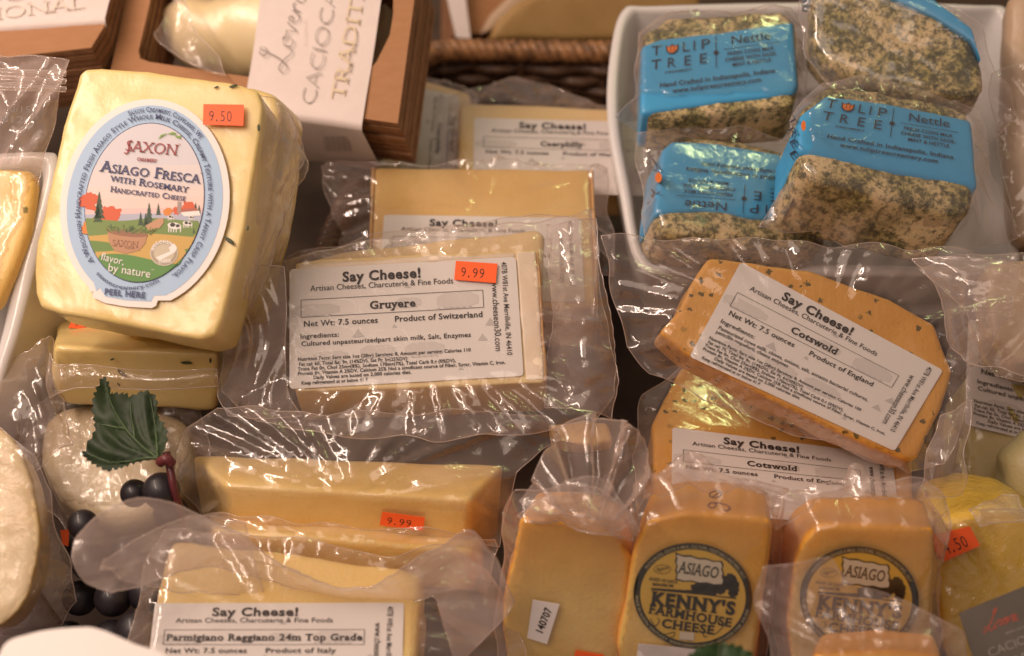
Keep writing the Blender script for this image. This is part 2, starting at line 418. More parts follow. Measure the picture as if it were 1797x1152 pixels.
# ---------------------------------------------------------------- print
GC = {}
def _txt(s, bold):
    c = bpy.data.curves.new('t', 'FONT'); c.body = s; c.offset = bold; c.resolution_u = 3; c.fill_mode = 'FRONT'
    o = bpy.data.objects.new('t', c); me = bpy.data.meshes.new_from_object(o)
    V = [(v.co.x, v.co.y) for v in me.vertices]; F = [tuple(p.vertices) for p in me.polygons]
    bpy.data.objects.remove(o); bpy.data.curves.remove(c); bpy.data.meshes.remove(me)
    return V, F
_H = _txt('H', 0); CAPH = max(v[1] for v in _H[0]); _HH = max(v[0] for v in _txt('HH', 0)[0])
XH = max(v[1] for v in _txt('x', 0)[0])
def glyph(ch, bold, serif):
    k = (ch, bold, serif)
    if k in GC: return GC[k]
    V, F = _txt(ch, bold) if ch != ' ' else ([], [])
    adv = max(v[0] for v in _txt('H' + ch + 'H', 0)[0]) - _HH + bold * 1.6
    V = list(V); F = list(F)
    if serif and ch.isalpha():
        cnt = {}
        for f in F:
            for a, b in zip(f, f[1:] + f[:1]): cnt.setdefault((min(a, b), max(a, b)), []).append(1)
        rnd = lambda q: (round(q[0], 4), round(q[1], 4))
        for (a, b), l in list(cnt.items()):
            if len(l) != 1: continue
            p, q = V[a], V[b]
            if abs(p[1] - q[1]) > 1e-3: continue
            y = p[1]; w_ = abs(p[0] - q[0])
            if not .05 < w_ < .22: continue
            s = 0
            if abs(y + bold) < .02: s = 1
            elif abs(y - CAPH - bold) < .02 or (ch.islower() and (abs(y - XH - bold) < .03 or y > XH + .1)): s = -1
            elif abs(y) > .02 and y < -.1: s = 1
            if not s: continue
            x0, x1 = sorted((p[0], q[0])); i = len(V)
            e = .085; t = .055
            V += [(x0 - e, y), (x1 + e, y), (x1 + e, y + s * t * .6), (x1 + .003, y + s * t * 1.5), (x0 - .003, y + s * t * 1.5), (x0 - e, y + s * t * .6)]
            F.append(tuple(range(i, i + 6)))
    V = [(x / CAPH, y / CAPH) for x, y in V]
    GC[k] = (V, F, adv / CAPH); return GC[k]

def sidefr(fr, px, py, down=False):
    """frame on the left (or lower) side wall of a slab lying on fr, starting at an edge pixel"""
    g = Fr(0, 0, 1); u, v = fr.hit(px, py); g.o = fr.w(u, v, -.004)
    if down: g.n, g.x, g.y = -fr.y, fr.x.copy(), fr.n.copy()
    else: g.n, g.x, g.y = -fr.x, fr.n.copy(), fr.y.copy()
    x, yv, n = g.x, g.y, g.n
    g.M = Matrix(((x.x, yv.x, n.x, g.o.x), (x.y, yv.y, n.y, g.o.y), (x.z, yv.z, n.z, g.o.z), (0, 0, 0, 1))); return g

class Decal:
    """flat print: shapes given in the decal's own 2-D coordinates, laid on a plane"""
    def __init__(s, fr, mp, h=.0006, up=-1): s.fr = fr; s.mp = mp; s.h = h; s.g = {}; s.up = up; s.layer = 0
    def add(s, grp, pts, faces, mat, lay=None):
        V, F, MI, MS = s.g.setdefault(grp, ([], [], [], []))
        if mat not in MS: MS.append(mat)
        k = len(V); z = s.h + (s.layer if lay is None else lay) * .00011
        for p in pts:
            u, v = s.mp(*p); V.append((u, v, z))
        for f in faces: F.append(tuple(a + k for a in f)); MI.append(MS.index(mat))
    def poly(s, pts, mat, grp='artwork', lay=None): s.add(grp, pts, [tuple(range(len(pts)))], mat, lay)
    def ell(s, cx, cy, rx, ry, mat, grp='artwork', rot=0, n=48, lay=None, jag=0):
        c, q = math.cos(math.radians(rot)), math.sin(math.radians(rot)); pts = []
        for i in range(n):
            t = 2 * math.pi * i / n; j = 1 + jag * nz(math.cos(t) * 3 + cx, math.sin(t) * 3 + cy, 1) * 2
            x, y = rx * math.cos(t) * j, ry * math.sin(t) * j; pts.append((cx + x * c - y * q, cy + x * q + y * c))
        s.poly(pts, mat, grp, lay)
    def stroke(s, pts, w_, mat, grp='artwork', n=5, lay=None, taper=False):
        q = catmull([Vector((a, b, 0)) for a, b in pts], n) if n > 1 else [Vector((a, b, 0)) for a, b in pts]
        V = []; F = []; N = len(q)
        for i, p in enumerate(q):
            d = q[min(i + 1, N - 1)] - q[max(i - 1, 0)]
            d = d.normalized() if d.length else Vector((1, 0, 0)); k = w_ / 2 * ((.35 + .65 * abs(math.sin(3 * i / N * math.pi))) if taper else 1)
            V += [(p.x - d.y * k, p.y + d.x * k), (p.x + d.y * k, p.y - d.x * k)]
        for i in range(N - 1): F.append((2 * i, 2 * i + 1, 2 * i + 3, 2 * i + 2))
        s.add(grp, V, F, mat, lay)
    def frame(s, pts, w_, mat, grp='lettering'):
        for a, b in zip(pts, pts[1:] + pts[:1]): s.stroke([a, b], w_, mat, grp, 1)
    def text(s, t, p0, p1, h, mat=None, bold=0., serif=False, sc=False, grp='lettering', lay=None, path=None, fit=True, italic=0):
        mat = mat or BLACK; items = []; x = 0
        for ch in t:
            k = 1.
            if sc and ch.islower(): ch = ch.upper(); k = .78
            V, F, adv = glyph(ch, bold, serif); items.append((V, F, x, k)); x += adv * k
        if path:
            pl = catmull([Vector((a, b, 0)) for a, b in path], 8); ds = [0]
            for a, b in zip(pl, pl[1:]): ds.append(ds[-1] + (b - a).length)
            LL = ds[-1]; fx = LL / x
            for V, F, x0, k in items:
                if not V: continue
                mid = x0 * fx; i = min(max(np.searchsorted(ds, mid) - 1, 0), len(pl) - 2)
                d = (pl[i + 1] - pl[i]).normalized(); o = pl[i] + d * (mid - ds[i])
                up = Vector((d.y, -d.x, 0)) if s.up < 0 else Vector((-d.y, d.x, 0))
                s.add(grp, [tuple((o + d * (a * fx * k) + up * (b * h * k))[:2]) for a, b in V], F, mat, lay)
            return
        a_ = Vector(p0); b_ = Vector(p1); d = (b_ - a_); fx = d.length / x; d.normalize()
        up = Vector((d.y, -d.x)) if s.up < 0 else Vector((-d.y, d.x))
        for V, F, x0, k in items:
            if V: s.add(grp, [tuple(a_ + d * ((a * k + x0 + italic * b) * fx) + up * (b * h * k)) for a, b in V], F, mat, lay)
    def build(s, parent, names=None):
        out = {}
        for g, (V, F, MI, MS) in s.g.items():
            out[g] = mesh(g, V, F, MS, parent, s.fr.M, smooth=False, midx=MI)
        return out
def pixmap(fr, h=0., ox=0, oy=0, sc=1.0):
    return lambda x, y: fr.hit(ox + x / sc, oy + y / sc, h)
def quadmap(fr, quad, w_, h_, h=0.):
    q = [Vector(fr.hit(*p, h)) for p in quad]
    def f(x, y):
        u, v = x / w_, y / h_; r = (q[0] * (1 - u) + q[1] * u) * (1 - v) + (q[3] * (1 - u) + q[2] * u) * v
        return (r.x, r.y)
    return f
def rrect(x0, y0, x1, y1, r, n=5):
    out = []
    for cx, cy, a in ((x1 - r, y0 + r, -90), (x1 - r, y1 - r, 0), (x0 + r, y1 - r, 90), (x0 + r, y0 + r, 180)):
        for k in range(n + 1):
            t = math.radians(a + 90 * k / n); out.append((cx + r * math.cos(t), cy + r * math.sin(t)))
    return out
def sheet(fr, pts2, mat, parent, name='label', h=.0006, th=.0003):
    """thin paper: local 2-D outline, given real thickness"""
    n = len(pts2); V = [(x, y, h) for x, y in pts2] + [(x, y, h - th) for x, y in pts2]
    F = [tuple(range(n)), tuple(range(2 * n - 1, n - 1, -1))] + [(i, i + n, (i + 1) % n + n, (i + 1) % n) for i in range(n)]
    o = mesh(name, V, F, mat, parent, fr.M, smooth=False)
    bm = bmesh.new(); bm.from_mesh(o.data); bmesh.ops.recalc_face_normals(bm, faces=bm.faces[:]); bm.to_mesh(o.data); bm.free(); return o
def shop_label(fr, quad, parent, name_, country, ingr, nut='Fat cal: 60, Total fat: 9g, (14%DV), Sat Ft: 5g(25%DV)', h=.0007, full=True, name_w=None, kcal='110', head=True):
    """the shop's white printed label, drawn in units of 395 x 225"""
    mp = quadmap(fr, quad, 395, 225, h)
    lab = sheet(fr, [mp(*p) for p in rrect(0, 0, 395, 225, 7)], WHITE, parent, 'label', h)
    d = Decal(fr, mp, h); G1 = plain((.56, .52, .50), .5, 'pale_grey_ink'); G2 = plain((.67, .625, .60), .5, 'paler_grey_ink')
    d.layer = 1
    rr = random.Random(hash(name_) % 97 if False else len(name_) * 7)
    for (x, y, a, b) in ((45, 76, 42, 11), (290, 70, 36, 15), (205, 72, 22, 10), (150, 160, 30, 12), (230, 160, 34, 14), (70, 165, 30, 9)):
        d.poly([(x - a, y), (x - a, y + b), (x - a * .5, y + b * 1.5), (x + a * .4, y + b * 1.4), (x + a, y + b), (x + a, y), (x + a * .6, y - b * .5), (x - a * .6, y - b * .55)], G2, 'artwork')
        for k in range(6): d.poly([(x - a + k * a * .3, y + b * 1.32), (x - a + k * a * .3 + a * .17, y + b * 1.36), (x - a + k * a * .3 + a * .16, y + b * 1.48), (x - a + k * a * .3, y + b * 1.42)], G1, 'artwork', 2)
    for (x, y, r) in ((118, 130, 11), (345, 122, 10), (330, 150, 9), (205, 45, 6), (180, 120, 5), (290, 205, 5)):
        d.poly([(x - r, y + r * .6), (x + r, y + r * .7), (x - r * .1, y - r * .8)], G1, 'artwork', 1.5)
    d.layer = 3; B = .012
    if head: d.text('Say Cheese!', (92, 30), (230, 30), 18, bold=.034)
    d.text('Artisan Cheeses, Charcuterie & Fine Foods', (36, 45), (284, 45), 10.5, bold=.003)
    d.frame([(20, 61), (334, 61), (334, 94), (20, 94)], .9, BLACK)
    nw = name_w or len(name_) * 11.5
    d.text(name_, (178 - nw / 2, 85), (178 + nw / 2, 85), 14, bold=.03, serif=True)
    d.text('Net Wt: 7.5 ounces', (24, 112), (152, 112), 10.5, bold=.016)
    d.text('Product of ' + country, (180, 112), (180 + 9.1 * (11 + len(country)) * .76, 112), 10.5, bold=.016)
    if full:
        d.text('Ingredients:', (18, 134), (85, 134), 8.5, bold=.012)
        for k, (tx, wd) in enumerate(ingr): d.text(tx, (20, 148 + k * 10), (20 + wd, 148 + k * 10), 8.5 if len(ingr) == 1 else 7.5, bold=.013)
        rows = [('Nutrition Facts: Serv size 1oz (28gr) Servings: 8, Amount per serving: Calories ' + kcal, 14, 308, 175), (nut, 16, 200, 184.5),
                ('Trans Fat 0g, Chol 25mg(8%), Sodium 170mg(7%), Total Carb 0.g (0%DV),', 14, 282, 193),
                ('Protein 8g, Vitamin A 2%DV, Calcium 25% Not a significant source of Fiber, Sugar, Vitamin C, Iron.', 14, 366, 201.5),
                ('Daily Values are based on 2,000 calories diet.', 40, 206, 210), ('Keep refrigerated at or below 41 F', 20, 132, 219)]
        for tx, a, b, y in rows: d.text(tx, (a, y), (b, y), 6.2, bold=.02)
    d.text('407B W81st Ave Merrillville, IN 46410', (369, 9), (369, 186), 9, bold=.004)
    d.text('www.cheeseon30.com', (350, 46), (350, 178), 11, bold=.004)
    d.build(lab); return lab
def price(fr, quad, parent, txt, h=.0016, crop=(.16, .70)):
    mp = quadmap(fr, quad, 100, 50, h); o = sheet(fr, [mp(*p) for p in ((0, 0), (100, 0), (100, 50), (0, 50))], ORANGE, parent, 'price_sticker', h)
    d = Decal(fr, mp, h + .0001); x = 14
    for ch in txt:
        if ch == '.': d.ell(x + 4, 39, 1.8, 2.6, BLACK, 'lettering', n=8); x += 12; continue
        if ch == ' ': x += 6; continue
        d.text(ch, (x, 41), (x + 13, 41), 25, bold=-.012 if ch != '1' else 0); x += 16
    d.build(o); return o
# ================================================================ SETTING
PASTE = cheese('pale_yellow_cheese', (.75, .555, .20), (.80, .635, .28), coat=.55, wrink=.05, rough=.35)
GRUY = cheese('ivory_cheese', (.78, .55, .24), (.85, .64, .34), coat=.1, rough=.45)
GRUY2 = cheese('golden_ivory_cheese', (.74, .45, .15), (.80, .54, .22), coat=.2, rough=.45)
PARM = cheese('tan_hard_cheese', (.82, .54, .17), (.88, .64, .27), coat=.35, rough=.42, wrink=.1)
RINDW = cheese('white_bumpy_rind', (.80, .62, .44), (.88, .74, .60), coat=.6, rough=.35, wrink=1.6, sss=.1, scale=110)
COTS = cheese('orange_herb_cheese', (.64, .29, .035), (.74, .39, .09), sss=.15, coat=.3, rough=.42, flecks=((.03, .045, .012), .30, 230, .26))
ASIA = cheese('orange_smoked_cheese', (.76, .27, .035), (.80, .33, .06), coat=.5, rough=.38, wrink=.1)
ASIAF = cheese('amber_cheese_face', (.75, .475, .11), (.83, .59, .20), coat=.4, rough=.4, wrink=.1, rind=(.82, .36, .085))
YELL = cheese('wrapped_yellow_cheese', (.78, .50, .05), (.84, .58, .10), coat=1, rough=.3, wrink=2.2)
CREAM = cheese('cream_white_cheese', (.76, .62, .42), (.83, .72, .54), coat=.3, rough=.45)
NETT = speckled('herb_speckled_cheese')

def simple_noise(name, c1, c2, scale, rough=.7, bmp=.4, dist=.001, stretch=(1, 1, 1), coat=0):
    m, nt, b = newmat(name); v = objvec(nt, stretch); n = tex_noise(nt, scale, 5, .6, v)
    L(nt, mixc(nt, ramp(nt, n.outputs[0], [(.3, 0.), (.7, 1.)]).outputs[0], c1, c2), b.inputs['Base Color'])
    b.inputs['Roughness'].default_value = rough; b.inputs['Coat Weight'].default_value = coat
    bump(nt, b, n.outputs[0], bmp, dist); return m
DARK = simple_noise('dark_shelf_liner', (.045, .028, .019), (.09, .058, .040), 30)
KRAFT = simple_noise('brown_kraft_card', (.35, .165, .07), (.39, .19, .085), 90, .75, .15, .0004, (1, 3, 1))
KRAFTE = simple_noise('dark_card_edge', (.22, .10, .045), (.34, .17, .08), 160, .85, .8, .001)
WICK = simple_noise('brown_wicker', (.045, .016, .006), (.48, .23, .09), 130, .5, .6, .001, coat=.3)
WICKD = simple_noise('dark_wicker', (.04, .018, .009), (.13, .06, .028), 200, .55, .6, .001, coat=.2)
CERAM = plain((.72, .70, .69), .18, 'white_glazed_ceramic', .5)

# shelf: a sloping deck under the whole display
def deckpt(px, py):
    n = (UP * math.sin(math.radians(50)) - FW * math.cos(math.radians(50))).normalized()
    o = P(898, 576, .86); d = P(px, py, 1) - CAM
    return CAM + d * ((o - CAM).dot(n) / d.dot(n))
bm = bmesh.new()
c = [deckpt(-1500, -300), deckpt(3300, -300), deckpt(2900, 1700), deckpt(-1100, 1700)]
NU = 30
V = []; F = []
for j in range(NU + 1):
    for i in range(NU + 1):
        a = c[0].lerp(c[1], i / NU); b_ = c[3].lerp(c[2], i / NU); p = a.lerp(b_, j / NU)
        V.append(p + UP * .002 * nz(p.x * 20, p.y * 20))
for j in range(NU):
    for i in range(NU): F.append((j * (NU + 1) + i, (j + 1) * (NU + 1) + i, (j + 1) * (NU + 1) + i + 1, j * (NU + 1) + i + 1))
bm.free()
mesh('shelf', V, F, DARK, kind='structure')
# back wall of the case, beyond the basket
fb = Fr(900, -60, 1.25, -12); q = [fb.hit(-800, -700), fb.hit(2600, -700), fb.hit(2600, 420), fb.hit(-800, 420)]
mesh('case_back_wall', [fb.w(*p) for p in q] + [fb.w(*p, -.02) for p in q], [(0, 1, 2, 3), (7, 6, 5, 4), (0, 4, 5, 1), (1, 5, 6, 2), (2, 6, 7, 3), (3, 7, 4, 0)],
     simple_noise('brown_back_wall', (.20, .11, .06), (.27, .15, .08), 8, .6), kind='structure', smooth=False)

# ---------------------------------------------------------------- wicker basket
bk = Fr(900, 95, .93, 50)
Mb = bk.M
t = thing('wicker_basket', 'dark brown wicker basket with braided rope rim behind the boxes and white dish', 'basket', Matrix.Translation(bk.w(0, 0, -.08)))
def bpath(h, grow=0):
    pts = [(1240, 88), (1120, 92), (1000, 92), (880, 90), (770, 92), (722, 130), (668, 235), (618, 340), (575, 440), (545, 520)]
    out = []
    for (x, y) in pts:
        u, v = bk.hit(x, y, 0); out.append(bk.w(u, v + grow, h))
    return catmull(out, 14)
def braid(path, R, r, turns, mat, name, seed=0, strands=3, parent=t):
    for s_ in range(strands):
        pts = []; rad = []; Lc = 0
        for i, p in enumerate(path):
            if i: Lc += (p - path[i - 1]).length
            d = (path[min(i + 1, len(path) - 1)] - path[max(i - 1, 0)]).normalized()
            a = (bk.n - d * bk.n.dot(d)).normalized(); b = d.cross(a); th = Lc * turns + s_ * 2 * math.pi / strands
            pts.append(p + (a * math.cos(th) + b * math.sin(th)) * R); rad.append(r * (1 + .22 * nz(Lc * 60 + s_ * 7 + seed, 1, 1)))
        V, F = tube(pts, rad, 7); mesh(name, V, F, mat, parent)
pp = bpath(0); fine = []
for a, b in zip(pp, pp[1:]): fine += [a, a.lerp(b, .5)]
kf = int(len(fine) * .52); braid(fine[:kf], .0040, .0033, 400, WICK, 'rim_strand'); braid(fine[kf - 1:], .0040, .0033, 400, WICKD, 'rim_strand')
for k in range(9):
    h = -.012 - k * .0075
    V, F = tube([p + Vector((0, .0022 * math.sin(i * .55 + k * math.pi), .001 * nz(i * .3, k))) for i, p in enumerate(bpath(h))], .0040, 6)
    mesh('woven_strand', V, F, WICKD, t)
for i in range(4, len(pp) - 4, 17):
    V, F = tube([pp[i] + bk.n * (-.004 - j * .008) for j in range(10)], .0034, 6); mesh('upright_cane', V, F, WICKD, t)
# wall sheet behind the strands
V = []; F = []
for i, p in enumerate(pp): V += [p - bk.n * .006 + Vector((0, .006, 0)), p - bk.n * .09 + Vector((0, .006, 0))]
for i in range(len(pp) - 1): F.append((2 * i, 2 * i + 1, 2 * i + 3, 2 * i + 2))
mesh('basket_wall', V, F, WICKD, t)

# ---------------------------------------------------------------- boxes of stacked card with paper sleeves
def carton(label, fr, outer, hole, t_, layers, sleeve_mat, name='cheese_box'):
    th = thing(name, label, 'box', Matrix.Translation(fr.w(*fr.hit(*outer[0]), -t_)) @ fr.M.to_3x3().to_4x4())
    OP = [Vector(fr.hit(*p)) for p in outer]; HP = [Vector(fr.hit(*p)) for p in hole]
    lt = t_ / layers
    for k in range(layers):
        z1 = -k * lt - (0 if k == 0 else .0004); z0 = -(k + 1) * lt + .0013
        j = Vector((.0022 * nz(k * 3.3, 1), .0022 * nz(k * 2.1, 5))) if k else Vector((0, 0))
        bmv = OP + HP; n = len(OP); m = len(HP)
        ed = [(i, (i + 1) % n) for i in range(n)] + [(n + i, n + (i + 1) % m) for i in range(m)]
        v2, e2, f2, *_ = delaunay_2d_cdt(bmv, ed, [], 4 if False else 1, 1e-7)
        f3 = []
        for f in f2:
            c_ = sum((v2[a] for a in f), Vector((0, 0))) / len(f)
            if not inpoly(np.array([c_.x]), np.array([c_.y]), [(p.x, p.y) for p in HP])[0]: f3.append(tuple(f))
        N = len(v2); V = [(p.x + j.x, p.y + j.y, z1) for p in v2] + [(p.x + j.x, p.y + j.y, z0) for p in v2]
        F = f3 + [tuple(a + N for a in reversed(f)) for f in f3]
        for ring, o_ in ((n, 0), (m, n)):
            for i in range(ring):
                a, b = o_ + i, o_ + (i + 1) % ring; F.append((a, a + N, b + N, b))
        mi = [0] * len(f3) + [1] * (len(F) - len(f3))
        mesh('card_layer', V, F, [KRAFT if k == 0 else KRAFTE, KRAFTE], th, fr.M, smooth=False, midx=mi)
    return th
GILT = plain((.72, .60, .38), .5, 'pale_gold_ink'); GRAYI = plain((.40, .36, .33), .5, 'grey_ink'); GRAY2 = plain((.60, .54, .50), .5, 'pale_grey_script_ink')
SLEEVE = simple_noise('white_sleeve_paper', (.66, .57, .54), (.70, .61, .58), 120, .5, .1, .0003)
f2 = Fr(698, 217, .77, 22, -10)
box2 = carton('open brown cardboard box of pear cheese under a white sleeve, nearer of two', f2,
              [(232, -60), (190, 145), (698, 217), (735, -60)],
              [(272, -40), (262, 10), (243, 90), (246, 103), (262, 109), (420, 133), (560, 152), (630, 142), (660, 110), (684, 62), (690, 25), (690, -40)], .042, 8, None)
# pear shaped cheese lying in the hole
def blob(name, pts, mat, parent, seed=0, amp=.0015, sub=3, M=None):
    """body of revolution along a path: (point, radius_x, radius_z)"""
    path = catmull([Vector(p[0]) for p in pts], 6); rr = [pts[min(i // 6, len(pts) - 1)][1] * (1 - (i % 6) / 6) + pts[min(i // 6 + 1, len(pts) - 1)][1] * ((i % 6) / 6) for i in range(len(path))]
    V, F = tube(path, rr, 28)
    V = [v + Vector((nz(v.x * 50 + seed, v.y * 50, v.z * 50), nz(v.x * 50, v.y * 50 + seed, v.z * 50), nz(v.x * 50, v.y * 50, v.z * 50 + seed))) * amp for v in V]
    o = mesh(name, V, F, mat, parent); return o
pc = thing('pear_cheese', 'pale yellow pear-shaped cheese in clear wrap inside the open brown box', 'cheese', Matrix.Translation(P(480, 60, .80)))
WRY = cheese('waxy_cream_cheese', (.84, .66, .34), (.88, .74, .46), coat=.7, rough=.35, wrink=.3)
bl = blob('cheese_body', [(P(300, 30, .852), .002), (P(306, 34, .850), .012), (P(325, 42, .850), .018), (P(370, 62, .850), .022), (P(430, 60, .852), .027), (P(540, 60, .848), .032), (P(620, 62, .842), .030), (P(668, 62, .836), .025), (P(684, 60, .832), .014), (P(692, 60, .830), .002)], WRY, pc, 3, .0015)
flap([[(310, -10, .82), (285, 40, .81), (270, 60, .80)], [(325, 5, .815), (305, 60, .81), (290, 85, .80)], [(345, 60, .805), (338, 90, .80), (345, 118, .797)], [(385, 100, .80), (390, 115, .797), (395, 128, .79)]], pc, 'wrap_knot', WRAP, wr=.003, seed=5)
# sleeve
fs = f2; tS = .042
q0 = [(466, -60), (437, 150), (440, 180)]
def sleeve(parent, fr, tl, bl_, br, tr, thick, mat=SLEEVE, name='paper_sleeve'):
    a, b, c_, d = (Vector(fr.hit(*p)) for p in (tl, bl_, br, tr)); V = []
    hh = .0012
    for s_, e in ((a, d), (b, c_)):
        pass
    rows = [(a, d, hh)]
    for k in range(1, 9): rows.append((a.lerp(b, k / 8), d.lerp(c_, k / 8), hh + .0006 * math.sin(k)))
    nrm = (c_ - b).orthogonal().normalized();
    if nrm.y > 0: nrm = -nrm
    for k in range(1, 4):
        an = k * math.pi / 6; off = nrm * (.003 * math.sin(an)); rows.append((b + off, c_ + off, hh - .003 * (1 - math.cos(an))))
    off = nrm * .003; rows.append((b + off, c_ + off, -thick - .002))
    V = []
    for r in rows:
        for k in range(9): p = r[0].lerp(r[1], k / 8); V.append((p.x, p.y, r[2] + .0006 * nz(p.x * 40, p.y * 40)))
    F = [(j * 9 + i, (j + 1) * 9 + i, (j + 1) * 9 + i + 1, j * 9 + i + 1) for j in range(len(rows) - 1) for i in range(8)]
    return mesh(name, V, F, mat, parent, fr.M)
sl = sleeve(box2, fs, (468, -60), (430, 190), (637, 219), (680, -60), tS)
d = Decal(fs, pixmap(fs, .0024), .0024)
d.layer = 1
# slanted script read bottom to top
def script(d, ox, oy, ax, ay, bx, by, w_, mat):
    """the handwritten name, drawn on axes a (along) and b (up)"""
    st = [[(.16, .95), (.10, 1.02), (.06, .86), (.12, .74), (.20, .88), (.17, 1.04), (.11, .6), (.05, .25), (-.06, -.05), (-.17, .02), (-.10, .22), (.06, .12), (.20, -.05), (.30, .12)],
          [(.40, .36), (.30, .26), (.31, .04), (.40, .02), (.46, .2), (.40, .38), (.50, .30), (.56, .34), (.57, .10), (.60, .05), (.68, .34), (.72, .36)],
          [(.72, .18), (.82, .30), (.77, .38), (.72, .22), (.76, .04), (.86, .10), (.92, .34), (.92, .06), (.94, .26), (1.02, .38), (1.06, .30)],
          [(1.22, .34), (1.12, .34), (1.08, .12), (1.14, .04), (1.22, .32), (1.21, .08), (1.28, .04), (1.36, .14)]]
    for s_ in st: d.stroke([(ox + ax * x + bx * y, oy + ay * x + by * y) for x, y in s_], w_, mat, 'lettering', 6, taper=True)
script(d, 503, 112, 30, -98, -50, -10, 1.7, plain((.16, .13, .12), .5, 'dark_script_ink'))
d.text('CACIOCAVALLO', (551, 188), (622, -150), 25, GRAYI, bold=-.022)
d.text('TRADITIONAL', (603, 178), (668, -150), 24, plain((.66, .55, .38), .5, 'gold_ink'), serif=True, bold=-.006)
for k in range(4): d.text('LATTE', (534 + 0, 80 - 12 * k), (537, 70 - 12 * k), 3.5, GRAY2)
d.build(sl)
# barcode on the sleeve's front
ff = Fr(590, 222, .762, -52, -8)
d = Decal(ff, pixmap(ff, -.001), .0)
fo = sidefr(f2, 585, 221, True)
dd = Decal(fo, pixmap(fo, 0), .0012)
for k in range(15): dd.poly([(567 + k * 3.1, 236), (567 + k * 3.1 + (1.1 + (k * 7 % 3) * .45), 236), (572 + k * 3.1 + (1.1 + (k * 7 % 3) * .45), 262), (572 + k * 3.1, 262)], GRAYI, 'barcode')
dd.build(sl)

# left carton, its sleeve printed ...IONAL
f1 = Fr(180, 46, .80, 26, -4)
box1 = carton('closed brown cardboard box with white sleeve at top left corner, farther of two', f1,
              [(-260, -160), (-260, 112), (20, 100), (160, 84), (182, 48), (238, -160)], [(-120, -100), (-118, -90), (-100, -90), (-100, -100)], .05, 9, None)
sl1 = sleeve(box1, f1, (-250, -160), (-240, 66), (186, 36), (232, -160), .0)
d = Decal(f1, pixmap(f1, .0026), .0026); d.layer = 1
d.text('TRADIZIONAL', (-190, 60), (148, 14), 22, plain((.68, .60, .52), .5, 'pale_gold_print'), serif=True, bold=-.01)
d.text('CACIOC', (-160, 22), (40, -2), 24, GRAY2, bold=-.012)
d.build(sl1)

# carton and cheese wedge far behind
f3 = Fr(880, 66, 1.0, 5, 14)
b3 = carton('dark brown cardboard box beyond the basket rim, white strip on its side', f3, [(800, -120), (800, 58), (1015, 66), (1015, -120)][::1], [(850, -110), (850, -100), (860, -100), (860, -110)], .05, 6, None)
fst = Fr(795, 60, .985, 0, 0)
sheet(fst, [fst.hit(*p) for p in ((762, -100), (800, 66), (826, 68), (805, -100))], SLEEVE, b3, 'paper_strip', .0, .001)
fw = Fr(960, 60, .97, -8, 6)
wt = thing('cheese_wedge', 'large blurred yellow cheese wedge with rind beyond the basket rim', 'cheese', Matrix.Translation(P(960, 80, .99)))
slab('cheese_body', fw, [(858, 72), (872, 40), (905, 8), (960, -20), (1060, -50), (1230, -60), (1230, 72)], .06, cheese('shade_darkened_cheese', (.33, .19, .06), (.42, .26, .09), rough=.6), wt, .004)  # cheese colour darkened to carry the shade beyond the basket
slab('far_rind', Fr(960, 60, .975, -8, 6), [(846, 60), (862, 28), (895, -6), (950, -34), (1050, -66), (1230, -80), (1230, 0), (960, 0), (880, 50)], .05, cheese('shade_darkened_rind', (.42, .28, .18), (.52, .38, .26), rough=.7), wt, .003)  # rind browned down too, the dim back of the case put into its colour
# ================================================================ ASIAGO WITH ROSEMARY
def rosemary(fr, pts, parent, h=.0004):
    V = []; F = []; M = fr.M; rr = random.Random(4)
    for (px, py, ln, an) in pts:
        u, v = fr.hit(px, py, 0); a = math.radians(an); s = ln / 2600 * .66; k = len(V); wd = s * .16
        for i in range(5):
            t_ = i / 4 - .5; ww = wd * (1 - (2 * t_) ** 2) + .0002; b = .15 * s * math.sin(3 * t_)
            x = u + math.cos(a) * t_ * s - math.sin(a) * b; y = v + math.sin(a) * t_ * s + math.cos(a) * b
            V += [(x - math.sin(a) * ww, y + math.cos(a) * ww, h), (x, y, h + .0004), (x + math.sin(a) * ww, y - math.cos(a) * ww, h)]
        for i in range(4):
            for j in range(2): F.append((k + i * 3 + j, k + i * 3 + 3 + j, k + i * 3 + 4 + j, k + i * 3 + 1 + j))
    mesh('rosemary_needles', V, F, HERB, parent, M, kind='stuff')
HERB = plain((.055, .065, .03), .5, 'dark_rosemary')
fsx = Fr(262, 360, .655, 10, -4)
sx = thing('asiago_fresca_block', 'upper pale yellow cheese block with big blue oval label and 9.50 sticker', 'cheese', Matrix.Translation(fsx.w(0, 0, -.034)) @ fsx.M.to_3x3().to_4x4(), 'rosemary asiago blocks')
OUT = [(140, 132), (150, 122), (178, 119), (260, 126), (330, 136), (425, 150), (452, 160), (462, 185), (458, 230), (446, 300), (430, 400), (408, 490), (390, 560), (378, 588), (350, 596), (300, 588), (210, 568), (110, 552), (72, 540), (60, 515), (58, 480), (64, 425), (78, 372), (92, 310), (112, 220)]
b1 = slab('cheese', fsx, OUT, .036, PASTE, sx, .008, rough=.0007, fine=.005)
rosemary(fsx, [(381, 155, 8, 0), (411, 153, 14, -10), (404, 424, 20, 120), (455, 226, 12, 70), (436, 402, 8, 60), (172, 258, 5, 10)], sx, .0012)
fsl = fsx; hL = .0018
m_ = pixmap(fsl, hL, 50, 150, 2.45)
BL = plain((.36, .52, .72), .45, 'sky_blue_ink'); NAVY = plain((.035, .045, .14), .5, 'navy_ink'); MAR = plain((.30, .045, .05), .5, 'maroon_ink')
cx, cy, rot = 500, 508, 10
